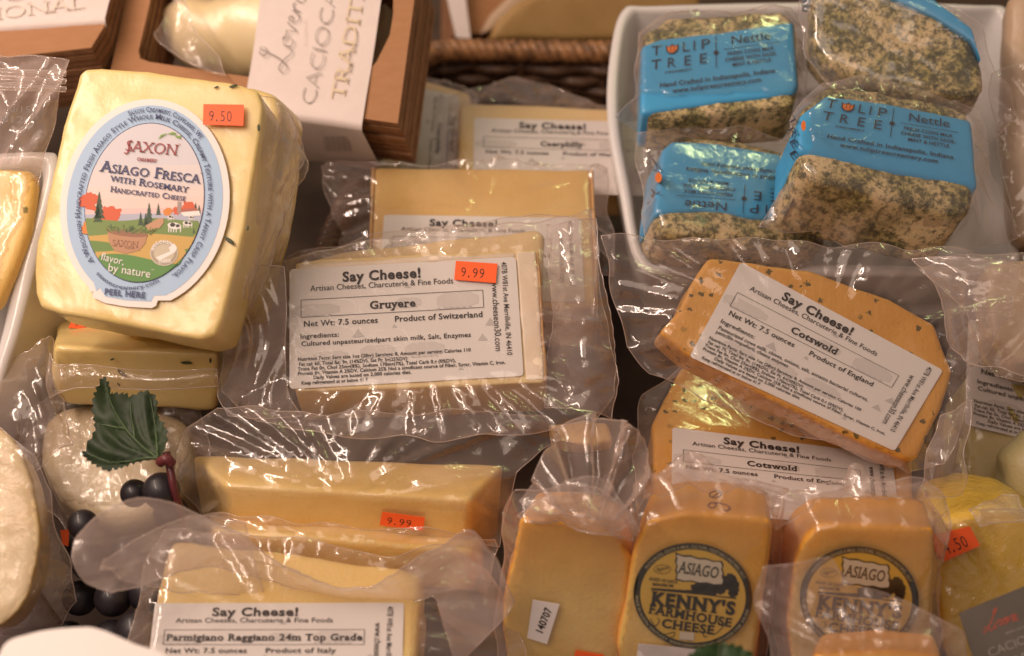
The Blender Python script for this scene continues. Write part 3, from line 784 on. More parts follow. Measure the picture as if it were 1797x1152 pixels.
def el(rx, ry, n=64, cx=cx, cy=cy, rot=rot):
    c_, s_ = math.cos(math.radians(rot)), math.sin(math.radians(rot))
    return [(cx + rx * math.cos(t) * c_ - ry * math.sin(t) * s_, cy + rx * math.cos(t) * s_ + ry * math.sin(t) * c_) for t in [2 * math.pi * i / n for i in range(n)]]
o_ = el(362, 452, 72)
o_ = [p for p in o_ if not (p[1] > 885 and 262 < p[0] < 580)]
# peel tab at the foot
i0 = min(range(len(o_)), key=lambda i: abs(o_[i][0] - 590) + abs(o_[i][1] - 890))
tab = [(556, 925), (548, 948), (530, 958), (420, 952), (330, 936), (275, 912), (268, 892)]
ang = lambda p: math.atan2(p[1] - cy, p[0] - cx)
full = sorted(o_ + tab, key=ang)
lab = sheet(fsl, [m_(*p) for p in full], WHITE, sx, 'oval_label', hL)
d = Decal(fsl, m_, hL)
d.layer = 1; d.poly(sorted([p for p in el(333, 424) if not (p[1] > 875 and 275 < p[0] < 560)] + [(540, 905), (528, 930), (420, 925), (330, 908), (292, 886)], key=ang), BL)
d.layer = 2; d.poly(el(256, 347, cx=500, cy=506), NAVY)
INN = el(252, 343, 90, cx=500, cy=506)
def band(y0, y1, mat, lay, top=None):
    """part of the inner oval between two heights (top: wavy upper edge)"""
    pts = [p for p in INN if y0 <= p[1] <= y1]
    it = min(range(90), key=lambda i: INN[i][1]); ib = max(range(90), key=lambda i: INN[i][1])
    lf_ = set(INN[(ib + k) % 90] for k in range(((it - ib) % 90) + 1))
    L_ = sorted([p for p in pts if p in lf_], key=lambda p: p[1]); R_ = sorted([p for p in pts if p not in lf_], key=lambda p: -p[1])
    if top:
        t_ = [(x, y) for x, y in top if L_[0][0] < x < R_[-1][0]]
        poly = L_ + R_ + t_[::-1]
    else: poly = L_ + R_
    d.poly(poly, mat, 'artwork', lay)
sky = [(.62, .60, .64), (.68, .62, .62), (.74, .62, .58), (.78, .60, .54), (.72, .52, .50)]
for k, y in enumerate((160, 330, 420, 470, 520)): band(y, 860, plain(sky[k], .5, 'sky_print'), 3 + k * .3)
band(535, 860, plain((.42, .44, .55), .5, 'lake_print'), 4.6)
for (x, y, r, c_) in ((262, 500, 42, 0), (352, 560, 46, 0), (278, 612, 48, 1), (690, 526, 30, 0), (600, 545, 20, 1), (640, 540, 20, 0)):
    d.ell(x, y, r, r * .85, plain(((.62, .10, .03), (.66, .22, .03))[c_], .5, 'autumn_tree_print'), 'artwork', jag=.22, lay=4.9, n=40)
G_ = [plain(c_, .5, 'field_print') for c_ in ((.16, .25, .06), (.56, .36, .09), (.13, .24, .05), (.10, .20, .04), (.09, .25, .05))]
band(575, 860, G_[0], 5.0, [(x, 578 + 6 * math.sin(x * .02)) for x in range(250, 760, 20)])
band(640, 860, G_[1], 5.2, [(x, 652 - 14 * math.sin((x - 240) * .007)) for x in range(250, 760, 20)])
band(665, 860, G_[2], 5.3, [(x, 690 - 22 * math.cos((x - 240) * .009)) for x in range(250, 760, 20)])
band(712, 860, G_[1], 5.4, [(x, 708 + 10 * math.cos((x - 240) * .008)) for x in range(250, 760, 20)])
band(735, 860, G_[4], 5.6, [(x, 748 - 22 * math.sin((x - 230) * .011)) for x in range(250, 760, 20)])
FIR = plain((.03, .07, .03), .5, 'fir_print')
for x, y, h_ in ((306, 575, 118), (300, 590, 90), (520, 600, 95), (484, 605, 60), (560, 560, 52), (505, 610, 60), (720, 545, 40), (735, 550, 36), (712, 640, 26)):
    w_ = h_ * .2; pts = [(x, y - h_)]
    for k in range(1, 6): pts += [(x + w_ * k / 5 * 1.1, y - h_ + h_ * k / 5), (x + w_ * k / 5 * .6, y - h_ + h_ * k / 5 - 2)]
    for k in range(5, 0, -1): pts += [(x - w_ * k / 5 * .6, y - h_ + h_ * k / 5 - 2), (x - w_ * k / 5 * 1.1, y - h_ + h_ * k / 5)]
    d.poly(pts, FIR, 'artwork', 6)
WP = plain((.80, .77, .74), .5, 'white_print'); BRN = plain((.45, .24, .13), .5, 'bowl_print'); BRN2 = plain((.28, .13, .07), .5, 'dark_bowl_print')
d.poly([(655, 548), (735, 540), (742, 562), (672, 566)], WP, 'artwork', 6.1); d.poly([(650, 548), (665, 534), (722, 530), (735, 541)], plain((.40, .12, .08), .5, 'roof_print'), 'artwork', 6.2)
d.poly([(643, 502), (657, 502), (659, 550), (641, 550)], plain((.35, .27, .24), .5, 'silo_print'), 'artwork', 6)
for bx_, by_, k in ((600, 592, 1.0), (600, 562, .5), (665, 586, .7), (690, 565, .45)):
    d.ell(bx_ + 30 * k, by_ + 14 * k, 30 * k, 14 * k, WP, 'artwork', 8, lay=6.3); d.ell(bx_ + 22 * k, by_ + 10 * k, 12 * k, 9 * k, BLACK, 'artwork', jag=.2, lay=6.5); d.ell(bx_ + 44 * k, by_ + 14 * k, 9 * k, 7 * k, BLACK, 'artwork', jag=.2, lay=6.5)
    for q in (.1, .45, .85, 1.25, 1.9): d.poly([(bx_ + 28 * q * k, by_ + 20 * k), (bx_ + 28 * q * k + 5 * k, by_ + 20 * k), (bx_ + 28 * q * k + 4 * k, by_ + 42 * k), (bx_ + 28 * q * k, by_ + 42 * k)], WP, 'artwork', 6.2)
# mortar bowl
d.poly([(342, 630), (512, 648), (505, 680), (478, 712), (420, 726), (372, 712), (350, 680)], BRN, 'artwork', 7); d.ell(428, 638, 87, 14, BRN2, 'artwork', 6, lay=7.2)
d.poly([(505, 606), (560, 574), (582, 574), (584, 592), (568, 614), (520, 626)], plain((.50, .28, .16), .5, 'pestle_print'), 'artwork', 6.8)
rr = random.Random(2)
for k in range(60):
    x = rr.uniform(350, 540); y = 630 + (x - 350) * .06 + rr.uniform(-8, 4); a = rr.uniform(-2.6, -.5); l_ = rr.uniform(14, 42)
    d.stroke([(x, y), (x + math.cos(a) * l_, y + math.sin(a) * l_ * .7)], 4, plain((.07 + .07 * (k % 3), .13 + .05 * (k % 3), .05), .5, 'sprig_print'), 'artwork', 1, lay=7.4 + (k % 5) * .1)
d.ell(585, 724, 60, 54, plain((.62, .55, .44), .5, 'seal_print'), 'artwork', lay=7); d.ell(585, 724, 56, 50, plain((.36, .30, .22), .5, 'seal_dark'), 'artwork', lay=7.2); d.ell(585, 724, 44, 39, plain((.55, .48, .36), .5, 'seal_mid'), 'artwork', lay=7.4)
d.poly([(550, 742), (612, 716), (606, 700), (628, 682), (642, 700), (632, 720), (566, 756)], WP, 'artwork', 7.7)
d.text('WISCONSIN', (0, 0), (1, 1), 14, WP, path=[(540, 716), (556, 690), (590, 682), (618, 694)], bold=.03, lay=7.8); d.text('CHEESE', (562, 768), (616, 762), 13, WP, bold=.03, lay=7.8)
d.layer = 8.2
d.text('SAXON', (416, 284), (640, 304), 46, MAR, bold=-.004, serif=True, italic=.1); d.stroke([(448, 240), (436, 250), (432, 285), (424, 296), (414, 292)], 6, MAR, 'lettering')
d.text('™', (642, 262), (656, 264), 9, MAR); d.text('CREAMERY', (468, 326), (554, 334), 13, MAR, bold=.03, serif=True)
LF = plain((.18, .34, .05), .5, 'green_leaf_ink')
d.poly([(558, 236), (572, 216), (600, 208), (592, 214), (578, 222)], LF, 'lettering'); d.poly([(596, 212), (625, 203), (640, 210), (620, 214)], LF, 'lettering'); d.poly([(625, 212), (650, 222), (661, 212), (654, 232), (636, 226)], LF, 'lettering')
d.text('Asiago Fresca', (312, 372), (738, 424), 46, NAVY, bold=.012, serif=True, sc=True); d.text('™', (738, 386), (752, 388), 8, NAVY)
d.text('with Rosemary', (354, 414), (688, 464), 30, NAVY, bold=.016, serif=True, sc=True)
d.text('Handcrafted Cheese', (354, 460), (678, 500), 24, NAVY, bold=.016, serif=True, sc=True)
d.text('SAXON', (362, 693), (474, 702), 28, BRN2, serif=True, lay=7.9); d.text('CREAMERY', (418, 704), (462, 708), 6, BRN2, lay=7.9)
d.text('flavor,', (312, 752), (412, 776), 32, WP, bold=.0); d.text('by nature', (342, 800), (526, 830), 34, WP, bold=.0); d.text('™', (526, 800), (543, 802), 8, WP)
d.text('saxoncreamery.com', (0, 0), (1, 1), 18, NAVY, path=[(292, 812), (330, 846), (380, 872), (440, 880), (500, 872), (566, 846)], bold=.006)
d.text('PEEL HERE', (328, 900), (505, 918), 25, NAVY, bold=.025)
def arc(a0, a1, rx, ry, n=14):
    return [(cx + rx * math.cos(t) * math.cos(.17) - ry * math.sin(t) * math.sin(.17), cy + rx * math.cos(t) * math.sin(.17) + ry * math.sin(t) * math.cos(.17)) for t in [math.radians(a0 + (a1 - a0) * i / n) for i in range(n + 1)]]
d.text('A Wisconsin Handcrafted Fresh Asiago Style Whole Milk Cheese, Creamy Texture with a Tangy Crisp Flavor.', (0, 0), (1, 1), 21, NAVY, path=arc(129, 412, 272, 364, 40), sc=True, serif=True, bold=.012)
d.text('Saxon Creamery, Cleveland, WI', (0, 0), (1, 1), 20, NAVY, path=arc(245, 308, 303, 394), sc=True, serif=True, bold=.012)
d.build(lab)
price(fsx, [(357, 183), (428, 184), (427, 221), (356, 219)], sx, '9.50', .0032)
# shrink wrap skirt on its right side
flap([[(450, 165, .668), (475, 172, .672), (512, 200, .70)], [(455, 240, .664), (490, 250, .675), (534, 275, .705)], [(440, 330, .662), (478, 350, .675), (512, 340, .70)], [(425, 420, .660), (455, 440, .675), (478, 450, .69)], [(405, 510, .656), (425, 530, .672), (440, 535, .685)], [(380, 585, .655), (395, 580, .665), (408, 570, .68)]], sx, 'shrink_wrap_edge', WRAP, wr=.003, seed=11, fold=70)
# block behind it
fs2 = Fr(470, 250, .70, 10, -13)
s2 = thing('asiago_fresca_block', 'pale yellow cheese block mostly hidden directly behind the blue oval label block', 'cheese', Matrix.Translation(fs2.w(0, 0, -.03)), 'rosemary asiago blocks')
b2 = slab('cheese', fs2, [(180, 160), (440, 152), (482, 166), (494, 190), (488, 280), (472, 380), (452, 470), (430, 552), (200, 560), (150, 500)], .03, PASTE, s2, .007, rough=.001)
flap([[(488, 175, .70), (510, 210, .705), (520, 235, .71)], [(492, 240, .70), (530, 275, .706), (538, 300, .71)], [(482, 320, .70), (512, 330, .706), (520, 345, .71)], [(470, 400, .70), (490, 420, .705), (498, 430, .71)], [(452, 480, .70), (465, 490, .704), (470, 500, .71)]], s2, 'shrink_wrap_edge', WRAP, wr=.003, seed=14, fold=80)
# block below
fs3 = Fr(240, 612, .690, -38, 2)
s3 = thing('asiago_fresca_block', 'lower pale yellow cheese block with rosemary flecks lying beneath the oval label block', 'cheese', Matrix.Translation(fs3.w(0, 0, -.03)), 'rosemary asiago blocks')
A = [(95, 609), (160, 611), (300, 617), (384, 619), (384, 690), (378, 722), (200, 716), (112, 712), (96, 690), (92, 650)]
Bk = [(100, 560), (170, 552), (300, 552), (392, 552), (396, 630), (390, 660), (205, 655), (118, 650), (108, 630), (102, 590)]
b3_ = grid_block('cheese', [fs3.w(*fs3.hit(*p)) for p in A], [P(x, y, .755) for x, y in Bk], PASTE, s3, .005, fs3.M, rough=.0012)
rosemary(fs3, [(214, 652, 20, 100), (328, 634, 20, -25), (370, 630, 11, 60), (198, 628, 8, 0), (209, 672, 8, 90)], s3, .0012)
price(Fr(150, 568, .735, 42, 0), [(126, 563), (176, 566), (180, 580), (120, 575)], s3, '9.50', .0045)
flap([[(88, 620, .688), (100, 640, .684), (150, 640, .684), (250, 650, .684), (380, 648, .685)], [(82, 670, .688), (96, 668, .682), (150, 660, .682), (250, 668, .682), (382, 664, .683)], [(86, 700, .69), (104, 690, .683), (150, 680, .684), (250, 684, .684), (382, 680, .686)]], s3, 'shrink_wrap_edge', WRAP, wr=.0015, seed=21, fold=90)

# ================================================================ GRUYERE
ING = [('Cultured unpasteurizedpart skim milk, Salt, Enzymes', 290)]
fg = Fr(740, 570, .690, 24, 0)
g1 = thing('gruyere_piece', 'bagged gruyere slab in the middle with white label and 9.99 sticker', 'cheese', Matrix.Translation(fg.w(0, 0, -.03)), 'bagged cheeses of the shop')
gb = slab('cheese', fg, [(519, 462), (560, 455), (935, 438), (942, 440), (957, 668), (950, 672), (520, 712 - 24), (515, 680)], .036, GRUY, g1, .0022, rough=.0006)
rind = slab('rind', Fr(740, 570, .6895, 24, 0), [(905, 441), (941, 439), (955, 666), (922, 669)], .003, RINDW, g1, .001, rough=.0012, fine=.003)
rd2 = slab('top_rind', Fr(740, 570, .6895, 24, 0), [(522, 463), (904, 442), (905, 452), (524, 474)], .003, RINDW, g1, .001, rough=.0012, fine=.003)
bor = slab('brown_rind_edge', Fr(740, 570, .6898, 24, 0), [(941, 440), (946, 441), (960, 664), (955, 668)], .030, cheese('brown_crust', (.34, .16, .06), (.55, .33, .15), rough=.6, sss=.05), g1, .0008, rough=.0006)
lb = shop_label(fg, [(508, 473), (905, 451), (919, 660), (508, 683)], g1, 'Gruyere', 'Switzerland', ING, name_w=80)
price(fg, [(800, 458), (873, 463), (870, 497), (797, 491)], g1, '9.99', .0022)
film(fg, [(440, 470, -.02), (508, 452, -.004), (700, 418, .0), (880, 392, .0), (1012, 385, -.004), (1046, 402, -.008), (1060, 520, -.016), (1085, 690, -.012), (1030, 745, -.004), (820, 770, .0), (600, 768, .0), (450, 735, -.004), (392, 690, -.012), (380, 620, -.02), (400, 520, -.02)],
     [gb, lb], g1, wr=.0030, seed=2, fold=7, floor=-.05, sp=.0023)
flap([[(960, 395, .70), (1000, 388, .69), (1045, 385, .695)], [(962, 470, .690), (1005, 468, .682), (1055, 470, .69)], [(968, 560, .692), (1020, 560, .680), (1072, 560, .688)], [(960, 650, .690), (1030, 650, .678), (1085, 660, .686)], [(955, 715, .685), (1030, 720, .68), (1075, 735, .685)]], g1, 'bag_flap', FILM2, n=13, wr=.0050, seed=77, fold=26)
flap([[(392, 480, .70), (440, 470, .69), (500, 470, .688)], [(398, 540, .695), (450, 545, .682), (502, 540, .684)], [(385, 620, .695), (440, 620, .680), (500, 620, .682)], [(384, 690, .69), (440, 690, .676), (506, 690, .678)], [(400, 730, .685), (460, 735, .676), (530, 730, .676)]], g1, 'bag_flap', FILM, n=13, wr=.0050, seed=78, fold=26)
# slab right behind, inside the bag above
fg2 = Fr(760, 430, .728, 30, 0)
g2 = thing('gruyere_piece', 'ivory cheese slab wedged between the gruyere label slab and the golden block behind', 'cheese', Matrix.Translation(fg2.w(0, 0, -.03)), 'bagged cheeses of the shop')
gb2 = slab('cheese', fg2, [(545, 455), (600, 440), (940, 402), (955, 410), (948, 560), (560, 600)], .03, GRUY, g2, .003)
film(fg2, [(500, 452, -.01), (640, 418, .002), (800, 392, .004), (930, 382, .003), (1040, 372, -.004), (1048, 440, -.012), (1050, 560, -.012), (520, 600, -.01)], [gb2], g2, wr=.003, seed=8, floor=-.05)
# golden block behind with hidden label
fg3 = Fr(850, 350, .785, 38, 0)
g3 = thing('gruyere_piece', 'golden cheese block with brown rinds at both ends behind the gruyere label slab', 'cheese', Matrix.Translation(fg3.w(0, 0, -.03)), 'bagged cheeses of the shop')
gb3 = slab('cheese', fg3, [(657, 293), (1036, 297), (1046, 540), (648, 540)], .032, GRUY2, g3, .002)
BR2 = cheese('brown_end_rind', (.50, .26, .10), (.66, .42, .2), rough=.5, sss=.05)
slab('end_rind', Fr(850, 350, .7845, 38, 0), [(652, 293), (658, 293), (649, 540), (643, 540)], .032, BR2, g3, .001); slab('end_rind', Fr(850, 350, .7845, 38, 0), [(1036, 297), (1041, 297), (1051, 540), (1046, 540)], .032, BR2, g3, .001)
lb3 = shop_label(fg3, [(674, 377), (1019, 383), (1026, 530), (664, 522)], g3, 'Gruyere', 'Switzerland', ING, full=False, name_w=80)
film(fg3, [(563, 292, -.01), (600, 280, -.004), (660, 284, .001), (860, 286, .002), (1040, 290, .001), (1064, 300, -.006), (1070, 400, -.01), (1075, 480, -.01), (600, 480, -.01), (585, 360, -.01)], [gb3, lb3], g3, wr=.0045, seed=5, floor=-.05, fold=5)

# ================================================================ CAERPHILLY
fc = Fr(930, 240, .84, 43, -1)
c1 = thing('caerphilly_piece', 'pale caerphilly slab with white label leaning against the basket wall', 'cheese', Matrix.Translation(fc.w(0, 0, -.02)), 'bagged cheeses of the shop')
cb = slab('cheese', fc, [(806, 183), (830, 179), (1100, 190), (1104, 330), (802, 330)], .022, GRUY, c1, .003)
lc = shop_label(fc, [(832, 207), (1172, 216), (1180, 345), (830, 335)], c1, 'Caerphilly', 'Wales', ING, full=False, name_w=86)
film(fc, [(790, 170, -.006), (815, 160, .0), (905, 140, -.006), (960, 145, -.008), (1045, 182, -.004), (1130, 180, -.004), (1130, 340, -.006), (785, 340, -.006)], [cb, lc], c1, wr=.002, seed=6, floor=-.05)
fc2 = Fr(755, 220, .875, 40, -6, 0)
c2 = thing('bagged_cheese', 'blurred pale cheese with sideways white label between the brown box and the caerphilly', 'cheese', Matrix.Translation(fc2.w(0, 0, -.02)), 'bagged cheeses of the shop')
cb2 = slab('cheese', fc2, [(690, 120), (745, 140), (826, 162), (812, 300), (640, 310)], .02, GRUY, c2, .003)
lc2 = shop_label(fc2, [(806, 168), (800, 345), (690, 360), (722, 152)], c2, 'Caerphilly', 'Wales', ING, full=False)
film(fc2, [(670, 118, -.006), (745, 134, .0), (835, 158, -.002), (835, 320, -.004), (630, 330, -.006)], [cb2, lc2], c2, wr=.002, seed=7, floor=-.05)

# ================================================================ COTSWOLD
fk = Fr(1430, 630, .672, 14, 4)
k1 = thing('cotswold_piece', 'orange herb-flecked cotswold slab with tilted full white label', 'cheese', Matrix.Translation(fk.w(0, 0, -.02)), 'bagged cheeses of the shop')
kb = slab('cheese', fk, [(1243, 452), (1300, 458), (1420, 476), (1560, 522), (1640, 570), (1672, 652), (1650, 720), (1612, 805), (1590, 808), (1480, 762), (1330, 690), (1205, 622), (1158, 583), (1192, 546), (1212, 500)], .024, COTS, k1, .0022, rough=.0008)
INK = [('Pasteurized cows milk, chives, onions, salt, annatto bacterial cultures,', 290), ('penicillin roqueforti, cheese enzymes', 140)]
lk = shop_label(fk, [(1300, 460), (1655, 650), (1570, 792), (1210, 626)], k1, 'Cotswold', 'England', INK, nut='Fat cal: 75, Total fat: 9g, (14%DV), Sat Ft: 6g(30%DV)', name_w=90, kcal='100')
film(fk, [(1052, 414, .0), (1200, 418, .002), (1400, 424, .004), (1560, 432, .002), (1690, 438, .0), (1790, 470, -.004), (1770, 560, -.004), (1705, 650, -.004), (1690, 740, -.006), (1660, 812, -.01), (1600, 832, -.012), (1400, 762, -.014), (1240, 700, -.014), (1140, 660, -.016), (1095, 610, -.014), (1075, 520, -.01)],
     [kb, lk], k1, wr=.0034, seed=12, fold=6, floor=-.05, mat=FILM, sp=.0024)
fk2 = Fr(1400, 790, .70, 44, 3)
k2 = thing('cotswold_piece', 'orange cotswold slab whose half covered label shows below the tilted one', 'cheese', Matrix.Translation(fk2.w(0, 0, -.03)), 'bagged cheeses of the shop')
kb2 = slab('cheese', fk2, [(1195, 640), (1560, 740), (1601, 800), (1604, 930), (1150, 900), (1144, 742), (1165, 700)], .03, COTS, k2, .0025, rough=.0008)
lk2 = shop_label(fk2, [(1180, 750), (1566, 799), (1580, 930), (1178, 895)], k2, 'Cotswold', 'England', INK, full=False, name_w=90)
film(fk2, [(1130, 700, -.004), (1200, 640, .0), (1500, 690, .002), (1620, 780, .0), (1640, 850, -.004), (1640, 930, -.006), (1120, 910, -.006), (1110, 800, -.008)], [kb2, lk2], k2, wr=.0012, seed=13, floor=-.05)

# ================================================================ HARD CHEESES
def bigblock(name, label, front, Zf, back, Zb, mat, group=None, r=.003, tilt=-30, seed=0, rough=.0008, cat='cheese', yaw=0):
    fx = sum(p[0] for p in front) / len(front); fy = sum(p[1] for p in front) / len(front)
    fr = Fr(fx, fy, Zf, tilt, yaw)
    T = thing(name, label, cat, Matrix.Translation(P(fx, fy + 30, Zf + .01)), group)
    Bf = Fr(sum(p[0] for p in back) / len(back), sum(p[1] for p in back) / len(back), Zb, tilt, yaw)
    b = grid_block('cheese', [fr.w(*fr.hit(*p)) for p in front], [Bf.w(*Bf.hit(*p)) for p in back], mat, T, r, fr.M, rough, seed=seed)
    return T, b, fr
T1, h1, fh1 = bigblock('hard_cheese_bar', 'long tan hard cheese bar with small 9.99 sticker on its front', [(394, 850), (826, 877), (818, 950), (812, 965), (420, 925), (404, 900)], .660,
                       [(336, 797), (886, 815), (874, 930), (862, 955), (370, 925), (350, 900)], .695, PARM, 'bagged cheeses of the shop', tilt=-28)
price(fh1, [(671, 899), (746, 909), (742, 932), (666, 922)], T1, '9.99', .0022)
ft1 = Fr(620, 860, .672, 12, 0)
film(ft1, [(305, 800, -.01), (330, 755, .0), (385, 716, .008), (520, 722, .012), (660, 726, .012), (800, 722, .008), (960, 730, .0), (985, 770, -.004), (905, 838, .0), (890, 900, -.004), (880, 960, -.01), (600, 960, -.004), (360, 912, -.004), (335, 880, -.008), (312, 850, -.012)],
     [h1], T1, wr=.0032, seed=31, fold=6, floor=-.06, sp=.0023)
T2, h2, fh2 = bigblock('hard_cheese_bar', 'tan hard cheese bar squeezed between the front parmigiano and the stickered bar', [(372, 930), (600, 945), (830, 968), (830, 1040), (380, 1020)], .650,
                       [(362, 905), (600, 915), (850, 935), (850, 1000), (380, 990)], .680, PARM, 'bagged cheeses of the shop', tilt=-28, seed=4)
film(Fr(620, 960, .652, 6, 0), [(356, 905, -.004), (400, 900, .004), (600, 920, .008), (780, 938, .007), (872, 948, .0), (882, 966, -.002), (850, 1040, -.006), (380, 1030, -.006)], [h2], T2, wr=.0028, seed=33, floor=-.05)
# front parmigiano
fp = Fr(480, 1090, .612, 42, 1)
pm = thing('parmigiano_piece', 'front parmigiano reggiano slab with white label at the bottom edge', 'cheese', Matrix.Translation(fp.w(0, 0, -.03)), 'bagged cheeses of the shop')
pb = slab('cheese', fp, [(300, 945), (340, 948), (700, 992), (745, 1010), (740, 1060), (722, 1230), (250, 1240), (262, 1100), (285, 1000)], .036, PARM, pm, .004, rough=.001)
lp = shop_label(fp, [(272, 1059), (709, 1058), (704, 1240), (252, 1240)], pm, 'Parmigiano Reggiano 24m Top Grade', 'Italy', ING, full=False, name_w=308)
film(fp, [(205, 1160, -.02), (235, 1080, -.014), (262, 1000, -.004), (290, 930, .004), (420, 935, .004), (560, 955, .004), (700, 975, .002), (790, 960, -.002), (850, 1000, -.010), (900, 1080, -.018), (930, 1200, -.022), (930, 1290, -.02), (600, 1300, -.01), (200, 1290, -.02)],
     [pb, lp], pm, wr=.0032, seed=41, fold=6, floor=-.05, sp=.0022)
flap([[(128, 945, .585), (190, 892, .585), (255, 876, .588), (330, 895, .592), (420, 940, .598), (520, 1005, .603), (610, 1036, .606), (690, 1010, .602), (770, 958, .596), (828, 930, .592), (870, 985, .60), (905, 1060, .61)],
      [(128, 985, .582), (200, 940, .588), (280, 920, .592), (340, 925, .598), (420, 965, .604), (520, 1015, .610), (610, 1040, .612), (690, 1030, .610), (770, 990, .606), (820, 965, .602), (850, 1020, .606), (880, 1090, .612)],
      [(150, 1022, .584), (220, 985, .592), (290, 955, .598), (350, 960, .606), (430, 990, .612), (520, 1022, .617), (610, 1046, .618), (690, 1046, .616), (750, 1030, .614), (790, 1010, .61), (815, 1060, .612), (840, 1130, .615)],
      [(195, 1040, .586), (240, 1030, .596), (290, 1010, .603), (350, 1000, .612), (430, 1010, .618), (520, 1030, .622), (610, 1050, .622), (690, 1056, .62), (735, 1056, .618), (760, 1050, .615), (780, 1100, .616), (800, 1170, .618)]],
     pm, 'bag_flap', FILM3, n=9, wr=.0026, seed=3, fold=60)

flap([[(182, 985, .592), (240, 945, .596), (300, 918, .60), (360, 905, .605), (430, 918, .612)], [(178, 1000, .591), (250, 985, .602), (320, 975, .608), (380, 980, .613), (450, 1000, .618)], [(184, 990, .593), (250, 1010, .604), (320, 1020, .612), (390, 1020, .616), (460, 1030, .62)], [(215, 1020, .60), (260, 1030, .608), (320, 1040, .614), (390, 1042, .618), (460, 1048, .622)]], pm, 'bag_flap', FILM2, n=9, wr=.003, seed=44, fold=50)
# ================================================================ FARMHOUSE BLOCKS
def farm(label, front, Zf, back, Zb, seed, group='orange farmhouse cheeses', tilt=-22):
    T, b, fr = bigblock('farmhouse_cheese', label, front, Zf, back, Zb, ASIAF, group, .0024, tilt, seed, .0010)
    return T, b, fr
T3, q1, fq1 = farm('plain orange cheese block with white 140707 date tag, no round label', [(913, 909), (985, 915), (1067, 930), (1092, 955), (1111, 980), (1104, 1060), (1085, 1180), (890, 1180), (880, 1100), (890, 1008)], .622,
                   [(945, 862), (1010, 862), (1075, 875), (1098, 890), (1112, 920), (1110, 1000), (1090, 1130), (905, 1120), (900, 1050), (905, 950)], .675, 51)
o = sheet(fq1, [fq1.hit(*p, .0016) for p in ((935, 1053), (982, 1061), (960, 1131), (925, 1120))], WHITE, T3, 'date_tag', .0016)
d = Decal(fq1, pixmap(fq1, .0017), .0017); d.layer = 1; d.text('140707', (951, 1114), (969, 1070), 13, bold=.0, lay=1); d.text('140707', (951, 1114), (969, 1070), 13, bold=.02, lay=1); d.build(o)
o = price(fq1, [(1010, 1142), (1060, 1150), (1056, 1180), (1004, 1172)], T3, '7.50', .002)
film(Fr(1000, 1020, .628, -18, 0), [(885, 900, -.01), (905, 860, .0), (985, 846, .0), (1060, 862, .0), (1110, 900, -.004), (1124, 960, -.01), (1116, 1060, -.01), (1100, 1200, -.01), (870, 1200, -.01), (872, 1050, -.012)], [q1], T3, wr=.0022, seed=52, floor=-.05)
